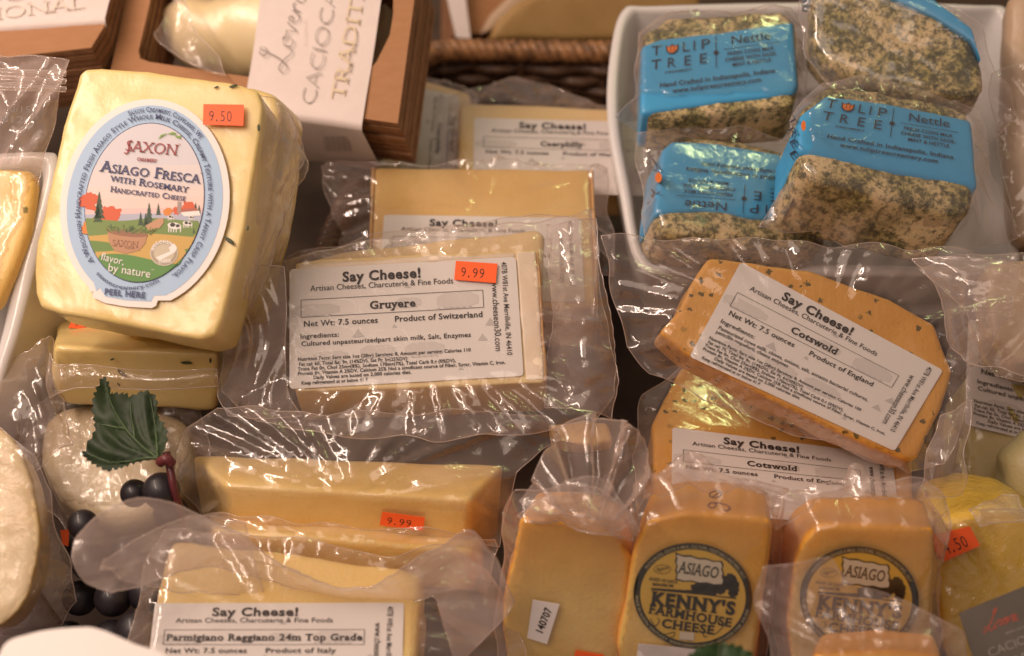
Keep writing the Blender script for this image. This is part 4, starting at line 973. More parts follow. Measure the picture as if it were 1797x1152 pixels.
# gathered bag neck above it
flap([[(905, 905, .617), (940, 880, .612), (1000, 868, .606), (1060, 872, .606), (1110, 900, .61)], [(925, 915, .612), (965, 900, .605), (1010, 900, .598), (1060, 905, .598), (1116, 925, .604)], [(960, 915, .61), (1000, 922, .602), (1035, 935, .597), (1075, 940, .598), (1112, 950, .604)]],
     T3, 'bag_neck', FILM2, n=9, wr=.003, seed=61, fold=42)
flap([[(960, 870, .600), (985, 850, .592), (1030, 838, .590), (1075, 850, .592)], [(985, 892, .598), (1010, 872, .590), (1045, 860, .587), (1092, 880, .59)], [(1040, 905, .598), (1060, 890, .590), (1085, 885, .588), (1112, 915, .592)], [(1075, 935, .600), (1090, 925, .595), (1102, 920, .594), (1118, 945, .598)]],
     T3, 'bag_neck', FILM, n=9, wr=.003, seed=67, fold=42)
def farm_label(T, fr, ox, oy, rotdeg=8):
    mp = lambda x, y: fr.hit(ox + (x - 1103) / 3.096, oy + (y - 825) / 3.096, .0018)
    E = lambda k, n=64, kx=1: [(1103 + 324 * k * math.cos(t) * math.cos(.14) - 285 * k * math.sin(t) * math.sin(.14), 825 + 324 * k * math.cos(t) * math.sin(.14) + 285 * k * math.sin(t) * math.cos(.14)) for t in [2 * math.pi * i / n for i in range(n)]]
    BK = plain((.014, .018, .010), .55, 'green_black_ink'); YE = plain((.72, .47, .07), .45, 'yellow_label_ink')
    lab = sheet(fr, [mp(*p) for p in E(1)], BK, T, 'round_label', .0018)
    d = Decal(fr, mp, .0018); d.layer = 1; d.poly(E(.885), YE)
    d.layer = 2; PL = plain((.70, .64, .50), .5, 'plaque_print')
    pl = []; 
    for (x0, y0, x1, y1) in ((1010, 595, 1255, 638), (1255, 638, 1262, 760), (1262, 760, 1012, 730), (1012, 730, 1010, 595)):
        for k in range(6): t_ = k / 6; j = 7 * (k % 2); pl.append((x0 + (x1 - x0) * t_ + (j if x0 == x1 or abs(x0 - x1) < 10 else 0), y0 + (y1 - y0) * t_ + (j if abs(x0 - x1) > 10 else 0)))
    cxp, cyp = 1135, 682
    d.poly([(cxp + (x - cxp) * 1.05, cyp + (y - cyp) * 1.1) for x, y in pl], BK); d.layer = 3; d.poly([(cxp + (x - cxp) * .98, cyp + (y - cyp) * .97) for x, y in pl], PL)
    d.layer = 1.8
    for (x, y, a, b) in ((1300, 745, 45, 42), (1325, 775, 30, 45), (1262, 770, 45, 28), (1190, 778, 50, 22), (1140, 775, 50, 22), (1120, 790, 25, 18), (1230, 795, 50, 22), (1320, 810, 28, 20)): d.ell(x, y, a, b, BK, 'artwork', jag=.22, n=40)
    d.poly([(876, 780), (950, 785), (1060, 792), (1150, 790), (1210, 808), (1225, 822), (1338, 832), (1338, 842), (1180, 822), (876, 792)], BK)
    d.poly([(1215, 770), (1228, 770), (1230, 820), (1216, 818)], BK); d.poly([(1305, 790), (1318, 790), (1325, 830), (1305, 828)], BK)
    d.layer = 4
    d.text('ASIAGO', (1022, 695), (1238, 728), 60, BK, bold=.012, serif=True, italic=.12)
    d.text("KENNY'S", (874, 866), (1334, 926), 66, BK, bold=.05, serif=True)
    d.text('FARMHOUSE', (860, 915), (1312, 992), 46, BK, bold=.03, serif=True)
    d.text('CHEESE', (930, 992), (1218, 1032), 46, BK, bold=.034, serif=True)
    d.text('AGED 60 DAYS', (864, 736), (1018, 756), 16, BK, bold=.02, serif=True); d.text('MINIMUM', (882, 766), (996, 776), 15, BK, bold=.02, serif=True)
    for k in range(16):
        pass
    d.frame([(890 + 46 + 46 * math.cos(t), 678 + 24 * math.sin(t)) for t in [k * .393 for k in range(16)]], 2.4, BK)
    d.text('Ageno', (902, 690), (972, 676), 20, BK, italic=.3)
    for sgn, bx_ in ((1, 870), (-1, 1290)):
        d.stroke([(bx_, 945), (bx_ + sgn * 25, 985), (bx_ + sgn * 50, 960), (bx_ + sgn * 38, 942)], 4, BK); d.stroke([(bx_ + sgn * 20, 985), (bx_ + sgn * 70, 1030), (bx_ + sgn * 130, 1020), (bx_ + sgn * 125, 1045), (bx_ + sgn * 110, 1040)], 4, BK)
    d.poly([(1032, 1016), (1110, 1022), (1108, 1066), (1028, 1060)], PL); d.text('Net Weight', (1030, 1062), (1100, 1070), 10, BK)
    def ring(a0, a1, k, n=20):
        return [(1103 + 324 * k * math.cos(t) * math.cos(.14) - 285 * k * math.sin(t) * math.sin(.14), 825 + 324 * k * math.cos(t) * math.sin(.14) + 285 * k * math.sin(t) * math.cos(.14)) for t in [math.radians(a0 + (a1 - a0) * i / n) for i in range(n + 1)]]
    CR = plain((.42, .38, .22), .5, 'cream_ink')
    d.text('PASTEURIZED GRADE A MILK, CULTURE, VEGETABLE ENZYMES, SALT', (0, 0), (1, 1), 17, CR, path=ring(205, 330, .915), bold=.02)
    d.text("MADE IN AUSTIN, KENTUCKY  WWW.KENNYSFARMHOUSECHEESE.COM  270-555-", (0, 0), (1, 1), 15, CR, path=ring(172, 5, .968, 30), bold=.02)
    d.build(lab); return lab
T4, q2, fq2 = farm('orange cheese block with fully visible round black and yellow asiago label', [(1132, 914), (1202, 898), (1300, 905), (1354, 914), (1350, 980), (1336, 1060), (1318, 1200), (1090, 1200), (1082, 1130), (1096, 1040), (1110, 975)], .615,
                   [(1148, 858), (1205, 843), (1300, 845), (1346, 856), (1350, 920), (1345, 1000), (1335, 1140), (1110, 1140), (1100, 1060), (1110, 980), (1125, 910)], .665, 71)
lf = farm_label(T4, fq2, 1216, 1046)
sheet(fq2, [fq2.hit(*p, .0016) for p in ((1120, 1130), (1225, 1140), (1215, 1230), (1110, 1220))], WHITE, T4, 'white_tag', .0015)
# pencilled 90 on its top
PUR = plain((.09, .02, .03), .5, 'marker_ink')
bt = BVHTree.FromPolygons(worldverts(q2), [tuple(p.vertices) for p in q2.data.polygons])
for st in ([(1250, 864), (1262, 862), (1266, 868), (1258, 874), (1247, 873), (1246, 866), (1252, 864)], [(1263, 864), (1249, 874)], [(1248, 883), (1243, 887), (1247, 892), (1254, 891), (1256, 885), (1250, 883), (1262, 884), (1276, 888), (1281, 893), (1276, 897), (1270, 896)]):
    pts = []
    for q in catmull([Vector((x, y, 0)) for x, y in st], 5):
        dd_ = (P(q.x, q.y, 1) - CAM).normalized(); h_ = bt.ray_cast(CAM, dd_)
        if h_[0] is not None: pts.append(h_[0] + h_[1] * .0001)
    V, F = tube(pts, .00032, 6); mesh('marker_number', V, F, PUR, T4)
film(Fr(1215, 1020, .622, -18, 0), [(1105, 960, -.012), (1112, 880, -.006), (1150, 835, .0), (1185, 822, -.004), (1232, 796, -.012), (1256, 826, -.004), (1320, 850, .0), (1368, 866, -.004), (1372, 930, -.012), (1358, 1050, -.012), (1340, 1220, -.01), (1070, 1220, -.01), (1072, 1120, -.012)], [q2, lf], T4, wr=.0024, seed=72, floor=-.06, sp=.0023)
fan((985, 905, .604), (1105, 915, .606), [(915, 880, .612), (945, 815, .612), (985, 755, .615), (1050, 732, .618), (1110, 745, .618), (1138, 800, .615), (1130, 870, .612), (1120, 930, .612)], T3, 62, FILM2, 8, .008)
T5, q3, fq3 = farm('orange cheese block whose round asiago label is half hidden by a crumpled bag', [(1436, 922), (1530, 922), (1641, 926), (1640, 1000), (1632, 1080), (1620, 1200), (1390, 1200), (1384, 1100), (1392, 990), (1410, 950)], .620,
                   [(1424, 872), (1520, 868), (1620, 876), (1632, 940), (1636, 1020), (1630, 1140), (1375, 1140), (1362, 1040), (1364, 950), (1390, 895)], .665, 81)
lf2 = farm_label(T5, fq3, 1508, 1052)
film(Fr(1500, 1030, .628, -18, 0), [(1360, 960, -.012), (1372, 880, -.008), (1420, 862, -.004), (1480, 850, -.004), (1500, 822, -.012), (1530, 850, -.004), (1620, 846, -.004), (1650, 900, -.006), (1665, 940, -.008), (1650, 1000, -.01), (1645, 1200, -.01), (1370, 1220, -.01), (1355, 1080, -.012)], [q3, lf2], T5, wr=.003, seed=82, floor=-.06, sp=.0023)
# extra loose film between the two
flap([[(1150, 838, .618), (1195, 800, .615), (1230, 798, .613), (1262, 830, .612), (1330, 845, .612), (1390, 860, .615)], [(1140, 850, .618), (1190, 832, .616), (1230, 830, .614), (1270, 850, .613), (1325, 868, .612), (1370, 880, .614)], [(1130, 880, .626), (1180, 860, .624), (1230, 855, .622), (1290, 862, .62), (1340, 880, .62), (1366, 905, .622)]], T4, 'bag_flap', FILM3, n=12, wr=.0045, seed=91, fold=60)
flap([[(1360, 872, .614), (1430, 850, .612), (1482, 842, .611), (1502, 816, .610), (1535, 842, .611), (1620, 838, .613), (1662, 880, .616)], [(1356, 900, .614), (1425, 872, .610), (1480, 862, .609), (1505, 850, .608), (1540, 862, .609), (1615, 862, .611), (1668, 925, .615)], [(1362, 930, .617), (1420, 890, .614), (1480, 876, .613), (1508, 872, .613), (1545, 876, .613), (1605, 880, .615), (1660, 960, .619)]], T5, 'bag_flap', FILM2, n=10, wr=.004, seed=92, fold=60)
T6, q4, fq4 = farm('orange cheese block cut off by the bottom edge under a crumpled bag', [(1425, 1150), (1540, 1146), (1650, 1152), (1660, 1260), (1420, 1260)], .575, [(1440, 1112), (1540, 1104), (1640, 1112), (1650, 1220), (1430, 1220)], .61, 91)
film(Fr(1500, 1100, .580, 5, 0), [(1336, 990, .004), (1400, 984, .006), (1450, 982, .002), (1500, 1030, .0), (1560, 1040, .0), (1640, 1072, .002), (1690, 1110, .0), (1720, 1200, -.005), (1700, 1290, -.01), (1380, 1290, -.01), (1352, 1140, -.002), (1335, 1060, .002)], [q4], T6, wr=.0045, seed=95, floor=-.03, sp=.0022, mat=FILM2, fold=8)

# yellow wrapped cheese on the right with sticker
ty = Fr(1740, 1000, .650, -8, -4)
Ty = thing('yellow_cheese', 'bright yellow tightly wrapped cheese at right with orange price sticker', 'cheese', Matrix.Translation(ty.w(0, 0, -.03)))
yb = slab('cheese', ty, [(1640, 935), (1660, 912), (1720, 900), (1790, 912), (1850, 950), (1880, 1010), (1880, 1230), (1690, 1230), (1655, 1130), (1640, 1040)], .045, YELL, Ty, .010, rough=.0018, shift=(0, .008))
price(ty, [(1628, 942), (1702, 924), (1720, 958), (1652, 988)], Ty, ' 4.50', .0045)
flap([[(1700, 895, .645), (1740, 880, .65), (1760, 872, .655), (1785, 868, .65)], [(1710, 905, .642), (1745, 900, .642), (1775, 895, .643), (1792, 885, .645)], [(1720, 925, .64), (1755, 915, .64), (1790, 915, .641), (1810, 905, .643)]], Ty, 'wrap_twist', WRAP, wr=.003, seed=17)
film(Fr(1740, 1000, .648, -8, -4), [(1634, 940, -.012), (1655, 905, -.008), (1720, 892, -.004), (1795, 902, -.004), (1860, 945, -.008), (1890, 1010, -.01), (1890, 1240, -.01), (1684, 1240, -.01), (1648, 1130, -.014), (1632, 1040, -.016)], [yb], Ty, 'shrink_wrap', WRAP, wr=.0022, contact=.7, seed=18, floor=-.06)
fcd = Fr(1760, 1090, .600, 10, -8)
CARD = simple_noise('dark_grey_card', (.10, .085, .070), (.125, .105, .088), 60, .6, .1, .0003)
gc = sheet(fcd, [fcd.hit(*p) for p in ((1683, 1076), (1850, 1008), (1900, 1180), (1735, 1240))], CARD, None, 'name_card', .0, .0012); tag(gc, 'dark grey card with pale lettering at bottom right corner', 'card')
d = Decal(fcd, pixmap(fcd, .0001), .0001); script(d, 1732, 1108, 40, -14, 10, -38, 2.2, plain((.40, .09, .06), .5, 'red_script_ink')); PG = plain((.33, .30, .27), .5, 'pale_card_ink')
d.text('CACIOCAVALLO', (1736, 1154), (1900, 1092), 15, PG, bold=-.012); d.text('TRADITIONAL', (1748, 1180), (1910, 1118), 15, PG, serif=True, bold=-.01); d.text('BELGIOIOSO'[:6] + ' FARMS', (1765, 1114), (1850, 1082), 3.5, PG); d.build(gc)

# white card, bottom left, close to the lens
fcw = Fr(140, 1140, .53, 35, 0)
cpts = catmull([Vector((x, y, 0)) for x, y in ((0, 1146), (55, 1112), (140, 1101), (178, 1106), (235, 1130), (300, 1160), (330, 1260), (0, 1280))], 6, True)
wc = sheet(fcw, [fcw.hit(p.x, p.y) for p in cpts], WHITE, None, 'price_card', 0, .001); tag(wc, 'blank white card corner with rounded edge, out of focus at bottom left', 'card')
# ================================================================ DISHES
def dish(label, fr, rim, depth, wall=.0045, inset=.12, foot=.10):
    T = thing('ceramic_dish', label, 'dish', Matrix.Translation(fr.w(0, 0, -depth)) @ fr.M.to_3x3().to_4x4(), 'white ceramic dishes')
    R = [Vector(fr.hit(*p)) for p in rim]; R = [Vector((q.x, q.y)) for q in catmull([Vector((p.x, p.y, 0)) for p in R], 8, True)]
    c_ = sum(R, Vector((0, 0))) / len(R); n = len(R)
    def ring(k, off, z):
        out = []
        for p in R:
            dlt = p - c_; out.append((*(c_ + dlt * k + dlt.normalized() * off), z))
        return out
    rings = [ring(1 - foot, 0, -depth), ring(1 - foot * .5, wall * .3, -depth * .6), ring(1, 0, -.004), ring(1, .0006, -.001), ring(1, -wall * .3, .0006), ring(1, -wall * .7, .0004), ring(1, -wall, -.002), ring(1 - inset * .5, -wall, -depth * .6), ring(1 - inset, -wall, -depth * .9), ring(1 - inset * 1.6, -wall, -depth * .96)]
    V = [v for r in rings for v in r]; F = []
    for j in range(len(rings) - 1):
        for i in range(n): F.append((j * n + i, j * n + (i + 1) % n, (j + 1) * n + (i + 1) % n, (j + 1) * n + i))
    F.append(tuple(range(n))); F.append(tuple((len(rings) - 1) * n + i for i in range(n))[::-1])
    mesh('dish_body', V, F, CERAM, T, fr.M); return T
fd = Fr(1420, 220, .80, 28, 0)
dish('white ceramic dish holding the four blue-banded herb cheeses', fd, [(1094, 18), (1150, 10), (1400, 4), (1700, 8), (1775, 30), (1786, 200), (1785, 400), (1760, 470), (1500, 480), (1200, 478), (1120, 460), (1088, 330), (1068, 210), (1072, 100)], .06, .006)
fdl = Fr(20, 380, .722, 12, -10)
dish('white ceramic dish rim running down the left edge beside the oval label cheese', fdl, [(98, 282), (88, 350), (62, 450), (16, 620), (-60, 760), (-300, 760), (-360, 500), (-300, 300), (-60, 276), (70, 268)], .07, .010)

# left dish content: orange cheese in a zip bag
fz = Fr(20, 340, .715, 12, -6)
tz = thing('bagged_cheese', 'orange-yellow cheese in a clear zip bag printed sell by, at left edge', 'cheese', Matrix.Translation(fz.w(0, 0, -.02)))
OY = cheese('orange_yellow_cheese', (.80, .52, .15), (.85, .60, .22), coat=.1, rough=.45, wrink=.1, flecks=((.12, .12, .03), .25, 90, .12))
zb = slab('cheese', fz, [(-200, 280), (56, 298), (60, 325), (48, 400), (24, 470), (-6, 540), (-200, 560)], .010, OY, tz, .004)
zf = film(fz, [(-100, 90, .0), (60, 100, .004), (118, 112, .004), (108, 180, .0), (72, 275, -.004), (50, 400, -.006), (6, 530, -.008), (-60, 600, -.01), (-200, 560, 0), (-200, 120, 0)], [zb], tz, wr=.004, seed=101, floor=-.03, mat=FILM3, fold=5)
d = Decal(fz, pixmap(fz, .013), .013); d.layer = 1
GI = plain((.16, .13, .12), .5, 'faded_black_ink')
d.text('Sell By: 10/15', (-60, 196), (54, 198), 11, GI); d.text('180812', (-40, 214), (42, 216), 11, GI)
d.build(tz)
for k in range(3):
    flap([[(-60, 118 + k * 13, .704), (30, 122 + k * 13, .703), (116, 124 + k * 14, .705)], [(-60, 124 + k * 13, .702), (30, 128 + k * 13, .701), (116, 129 + k * 14, .703)], [(-60, 129 + k * 13, .704), (30, 133 + k * 13, .703), (115, 134 + k * 14, .705)]], tz, 'zip_strip', FILM2, n=5, wr=.0006, seed=k)

# ================================================================ NETTLE CHEESES
BLUE = simple_noise('blue_band_paper', (.055, .35, .68), (.065, .38, .72), 90, .42, .15, .0005, coat=.3)
TUL = plain((.80, .20, .03), .5, 'orange_tulip_ink'); DK = plain((.035, .035, .06), .5, 'dark_ink')
def nettle(label, fr, outline, t_, band_, tb, dq, seed, film_out, shift=(0, 0), flip=False, fullprint=True, side=None, rb=.0052):
    T = thing('nettle_cheese', label, 'cheese', Matrix.Translation(fr.w(0, 0, -t_)) @ fr.M.to_3x3().to_4x4(), 'blue banded herb cheeses')
    b = slab('cheese', fr, outline, t_, NETT, T, rb, shift=shift, rough=.0016, seed=seed)
    f2_ = Fr(0, 0, 1); f2_.__dict__.update(fr.__dict__); f2_.o = fr.o + fr.n * .0012; f2_.M = fr.M.copy(); f2_.M.translation = f2_.o
    bb = slab('blue_band', f2_, band_, tb, BLUE, T, .0024, shift=shift, rough=.0005, seed=seed)
    if dq:
        mp = quadmap(f2_, dq, 265, 170, .0006); d = Decal(f2_, mp, .0006); d.layer = 1
        y1, y2 = 38, 70
        for ch, x0, x1 in (('T', 16, 34), ('L', 68, 82), ('P', 100, 117)): d.text(ch, (x0, y1), (x1, y1), 22, DK, bold=-.004)
        d.poly([(88.5, 16), (90.8, 16), (90.8, 38), (88.5, 38)], DK, 'lettering')
        d.poly([(41, 18), (47, 22), (52, 16), (57, 22), (63, 18), (62, 32), (56, 39), (48, 39), (42, 32)], DK); d.layer = 2; d.poly([(43.5, 21), (47, 24), (52, 18.5), (57, 24), (60.5, 21), (60, 31), (55, 37), (49, 37), (44, 31)], TUL); d.layer = 3
        d.stroke([(52, 19), (49, 27), (51, 35)], .9, DK, n=3); d.stroke([(52, 19), (56, 27), (54, 35)], .9, DK, n=3); d.layer = 1
        for ch, x0, x1 in (('T', 16, 34), ('R', 43, 58), ('E', 71, 85), ('E', 97, 112)): d.text(ch, (x0, y2), (x1, y2), 22, DK, bold=-.004)
        d.text('CREAMERY', (40, 82), (86, 82), 4, DK, bold=.02); d.stroke([(127, 12), (127, 84)], 1.3, DK, 'lettering', 1); d.ell(127, 50, 4.5, 4.5, DK, 'lettering')
        d.text('Nettle', (152, 36), (222, 36), 19, DK, bold=.0); d.stroke([(140, 45), (236, 45)], 1.1, DK, 'lettering', 1)
        for k, (tx, a, b_) in enumerate((('FRESH COWS MILK', 146, 226), ('CHEESE WITH SAGE,', 142, 230), ('MINT & NETTLE', 154, 220))): d.text(tx, (a, 60 + k * 13), (b_, 60 + k * 13), 7.5, DK, bold=.016)
        d.text('Hand Crafted in Indianapolis, Indiana', (32, 112), (226, 112), 9.5, DK, bold=.016); d.text('www.tuliptreecreamery.com', (54, 128), (202, 128), 9.5, DK, bold=.016)
        d.build(bb)
    if side:
        side(bb)
    film(fr, film_out, [b, bb], T, wr=.0022, seed=seed, floor=-.05, mat=FILM, fold=6, eps=.0022, sp=.0020)
    return T, bb
fn2 = Fr(1270, 120, .765, 30, 0)
nettle('herb-speckled cheese with blue band, upper left in the white dish', fn2, [(1130, 55), (1170, 28), (1250, 22), (1375, 18), (1398, 40), (1402, 150), (1392, 185), (1330, 190), (1240, 198), (1150, 206), (1128, 196)], .030,
       [(1126, 80), (1160, 66), (1260, 56), (1394, 36), (1402, 150), (1393, 166), (1280, 178), (1180, 192), (1124, 200)], .029, [(1127, 72), (1395, 36), (1404, 168), (1122, 204)], 201,
       [(1085, 205, -.01), (1115, 170, -.01), (1120, 60, -.01), (1180, 20, -.004), (1390, 10, -.004), (1415, 40, -.01), (1415, 190, -.02), (1390, 235, -.03), (1130, 240, -.03)])
fn3 = Fr(1290, 320, .745, 28, 14)
def side3(bb):
    f_ = sidefr(fn3, 1160, 320); d = Decal(f_, pixmap(f_, .0), .0022); d.layer = 2
    d.ell(1164, 313, 6, 9, TUL); 
    for ch, x, y in (('T', 1158, 285), ('U', 1160, 298), ('L', 1162, 340), ('I', 1160, 352), ('P', 1155, 364)): d.text(ch, (x - 6, y + 6), (x + 6, y - 2), 13, DK)
    d.build(bb)
nettle('herb-speckled cheese with upside-down blue band, lower left in the white dish', fn3, [(1170, 252), (1215, 238), (1300, 245), (1400, 268), (1450, 290), (1450, 430), (1300, 425), (1170, 415), (1150, 390)], .030,
       [(1162, 262), (1180, 246), (1260, 250), (1400, 275), (1440, 290), (1440, 370), (1340, 386), (1230, 370), (1148, 378)], .028, [(1440, 392), (1150, 376), (1168, 246), (1442, 282)], 202,
       [(1120, 240, -.01), (1180, 226, -.004), (1300, 228, .0), (1450, 260, -.004), (1465, 300, -.004), (1465, 440, -.01), (1130, 440, -.01)], side=side3)
fn1 = Fr(1560, 250, .715, 26, 12)
def side1(bb):
    f_ = sidefr(fn1, 1404, 235); d = Decal(f_, pixmap(f_, .0), .0022); d.layer = 2
    d.ell(1419, 222, 4, 9, TUL)
    for ch, x, y in (('T', 1398, 212), ('R', 1398, 232), ('E', 1400, 252), ('E', 1400, 272)): d.text(ch, (x - 8, y - 4), (x + 2, y + 12), 12, DK, bold=-.01)
    d.build(bb)
nettle('front herb-speckled cheese with fully readable blue band, right in the white dish', fn1, [(1412, 178), (1446, 150), (1540, 158), (1650, 176), (1704, 200), (1712, 350), (1690, 374), (1560, 345), (1430, 312), (1402, 290)], .036,
       [(1404, 200), (1450, 165), (1550, 178), (1640, 195), (1706, 210), (1718, 330), (1685, 322), (1560, 300), (1420, 268), (1402, 262)], .033, [(1438, 160), (1710, 206), (1722, 330), (1400, 276)], 203,
       [(1330, 395, -.03), (1390, 300, -.02), (1385, 210, -.015), (1440, 145, -.004), (1560, 140, .0), (1720, 190, -.004), (1740, 300, -.01), (1790, 420, -.03), (1700, 440, -.03), (1500, 430, -.03)], shift=(-.002, -.010), side=side1)
fn4 = Fr(1560, 90, .745, 12, -8)
nettle('herb-speckled cheese turned bare side out, upper right of the white dish', fn4, [(1425, -20), (1470, -30), (1560, -10), (1640, 25), (1705, 70), (1728, 120), (1722, 170), (1640, 172), (1540, 158), (1460, 120), (1420, 80)], .034,
       [(1410, -30), (1440, -40), (1560, -30), (1640, 0), (1705, 50), (1722, 105), (1705, 72), (1640, 30), (1560, -4), (1470, -26)], .036, None, 204,
       [(1398, 30, -.004), (1410, -30, 0), (1560, -40, 0), (1720, 40, 0), (1745, 130, -.008), (1775, 160, -.012), (1790, 200, -.02), (1740, 250, -.02), (1690, 190, -.01), (1560, 185, -.008), (1450, 140, -.006), (1415, 100, -.006)])

# ================================================================ RIGHT EDGE PACKS
fr1 = Fr(1760, 740, .735, 26, 6)
r1 = thing('swiss_piece', 'yellow-green cheese with slanted white label cut off by the right edge', 'cheese', Matrix.Translation(fr1.w(0, 0, -.03)), 'bagged cheeses of the shop')
rb = slab('cheese', fr1, [(1698, 640), (1900, 670), (1900, 960), (1690, 930)], .04, cheese('green_yellow_cheese', (.55, .44, .14), (.68, .56, .24), coat=.3, scale=40), r1, .008, rough=.002)
lr = shop_label(fr1, [(1700, 560), (2100, 650), (2080, 840), (1693, 745)], r1, 'Baby Swiss', 'Switzerland', ING)
film(fr1, [(1660, 620, -.01), (1720, 560, .0), (1950, 570, .0), (1950, 960, 0), (1680, 940, -.01), (1668, 800, -.01)], [rb, lr], r1, wr=.003, seed=301, floor=-.05)
fr2 = Fr(1770, 480, .72, 20, -4)
r2 = thing('bagged_cheese', 'pale cheese under crumpled shiny film at the right edge above the slanted label', 'cheese', Matrix.Translation(fr2.w(0, 0, -.03)))
rb2 = slab('cheese', fr2, [(1728, 460), (1960, 440), (1960, 640), (1800, 640), (1740, 600)], .03, cheese('dull_beige_cheese', (.52, .36, .18), (.64, .47, .27), coat=.2), r2, .004)
film(fr2, [(1610, 470, -.002), (1700, 450, .006), (1800, 440, .008), (1960, 430, .008), (1960, 650, .004), (1790, 672, .004), (1745, 660, .004), (1710, 610, .004), (1690, 540, .002)], [rb2], r2, wr=.005, seed=302, floor=-.03, mat=FILM2, fold=6)
fr3 = Fr(1790, 220, .76, 10, -10)
r3 = thing('bagged_cheese', 'blurred beige bagged cheese in the top right corner beside the white dish', 'cheese', Matrix.Translation(fr3.w(0, 0, -.03)))
rb3 = slab('cheese', fr3, [(1770, -20), (1960, -40), (1960, 420), (1778, 430), (1762, 180)], .03, cheese('beige_cheese', (.50, .34, .22), (.60, .44, .30), coat=.3), r3, .008)
film(fr3, [(1735, 130, .002), (1780, 116, .006), (1960, 100, .006), (1960, 440, .004), (1790, 420, .004), (1760, 300, .0), (1740, 200, .0)], [rb3], r3, wr=.004, seed=303, floor=-.03, mat=FILM)
fr4 = Fr(1800, 830, .70, 10, -10)
r4 = thing('round_cheese', 'blurred pale round cheese cut by the right edge below the slanted label', 'cheese', Matrix.Translation(P(1840, 830, .72)))
blob('cheese_body', [(P(1752, 820, .70), .001), (P(1758, 820, .70), .010), (P(1780, 825, .70), .017), (P(1820, 830, .70), .022), (P(1880, 835, .70), .022)], cheese('greenish_pale_cheese', (.42, .36, .17), (.56, .49, .27), coat=.3), r4, 4)

flap([[(1600, 455, .665), (1660, 450, .655), (1730, 455, .65), (1810, 470, .65)], [(1640, 500, .66), (1690, 500, .648), (1745, 510, .645), (1815, 520, .645)], [(1655, 560, .66), (1700, 570, .65), (1750, 580, .645), (1815, 590, .645)], [(1670, 610, .665), (1705, 640, .66), (1760, 650, .655), (1815, 660, .655)]], r2, 'bag_flap', FILM2, n=13, wr=.0050, seed=305, fold=24)
flap([[(1650, 730, .66), (1680, 715, .66), (1705, 700, .665)], [(1635, 790, .655), (1665, 775, .65), (1695, 770, .66)], [(1618, 850, .655), (1660, 835, .648), (1692, 835, .658)], [(1610, 880, .66), (1655, 872, .655), (1690, 862, .665)]], k1, 'bag_flap', FILM2, n=10, wr=.004, seed=306, fold=26)
# ================================================================ LEFT LOWER CORNER
# pale wrapped cheese under the leaf
fw1 = Fr(190, 830, .70, 32, -4)
w1 = thing('wrapped_white_cheese', 'creamy white cheese in glossy crinkled wrap under the green leaf', 'cheese', Matrix.Translation(fw1.w(0, 0, -.03)))
wb = slab('cheese', fw1, [(70, 740), (110, 705), (240, 700), (330, 730), (350, 800), (320, 870), (250, 910), (170, 915), (100, 880), (70, 820)], .045, cheese('off_white_cheese', (.50, .39, .23), (.62, .51, .34), coat=.3, wrink=.4), w1, .013, rough=.002, grow=.05)
film(fw1, [(30, 800, -.02), (40, 730, -.01), (90, 690, .0), (240, 680, .0), (350, 710, -.005), (370, 800, -.01), (330, 890, -.02), (240, 945, -.03), (120, 930, -.03), (50, 880, -.03)], [wb], w1, wr=.0035, seed=401, contact=.6, mat=WRAP, floor=-.06)
# round cut cheese
fw2 = Fr(-10, 920, .630, 12, 9)
w2 = thing('round_cheese', 'round cream cheese with bright cut face at the lower left edge', 'cheese', Matrix.Translation(fw2.w(0, 0, -.03)))
ring_ = [(-24 + 92 * math.cos(t) + 6 * math.sin(t), 925 + 178 * math.sin(t)) for t in [2 * math.pi * i / 32 for i in range(32)]]
wb2 = slab('cheese', fw2, ring_, .034, cheese('cream_cut_face', (.84, .62, .34), (.88, .72, .46), coat=.6, wrink=.15, rough=.35, rind=(.60, .40, .13), grad=False), w2, .004, rough=.0014)
film(Fr(40, 950, .64, 10, -16), [(-60, 745, 0.01), (10, 755, .012), (60, 790, .008), (92, 860, .002), (104, 930, -.006), (118, 1010, -.012), (145, 1060, -.02), (110, 1100, -.024), (60, 1110, -.026), (-60, 1130, -.02)], [wb2], w2, wr=.0026, seed=402, contact=.06, mat=WRAP, floor=-.06, sp=.0022, fold=12)
# clear bag standing left of the lower block
fw3 = Fr(50, 660, .72, 10, 10)
w3 = thing('empty_bag', 'empty clear plastic bag standing between the left dish and lower yellow block', 'bag', Matrix.Translation(fw3.w(0, 0, -.01)))
flap([[(0, 640, .715), (45, 610, .71), (85, 590, .715), (95, 600, .72)], [(-10, 720, .70), (35, 690, .695), (75, 650, .70), (100, 650, .71)], [(-10, 800, .70), (40, 770, .69), (80, 720, .695), (110, 720, .705)], [(-10, 860, .70), (60, 830, .69), (100, 790, .695), (130, 780, .70)]], w3, 'bag_film', FILM, n=9, wr=.004, seed=71)

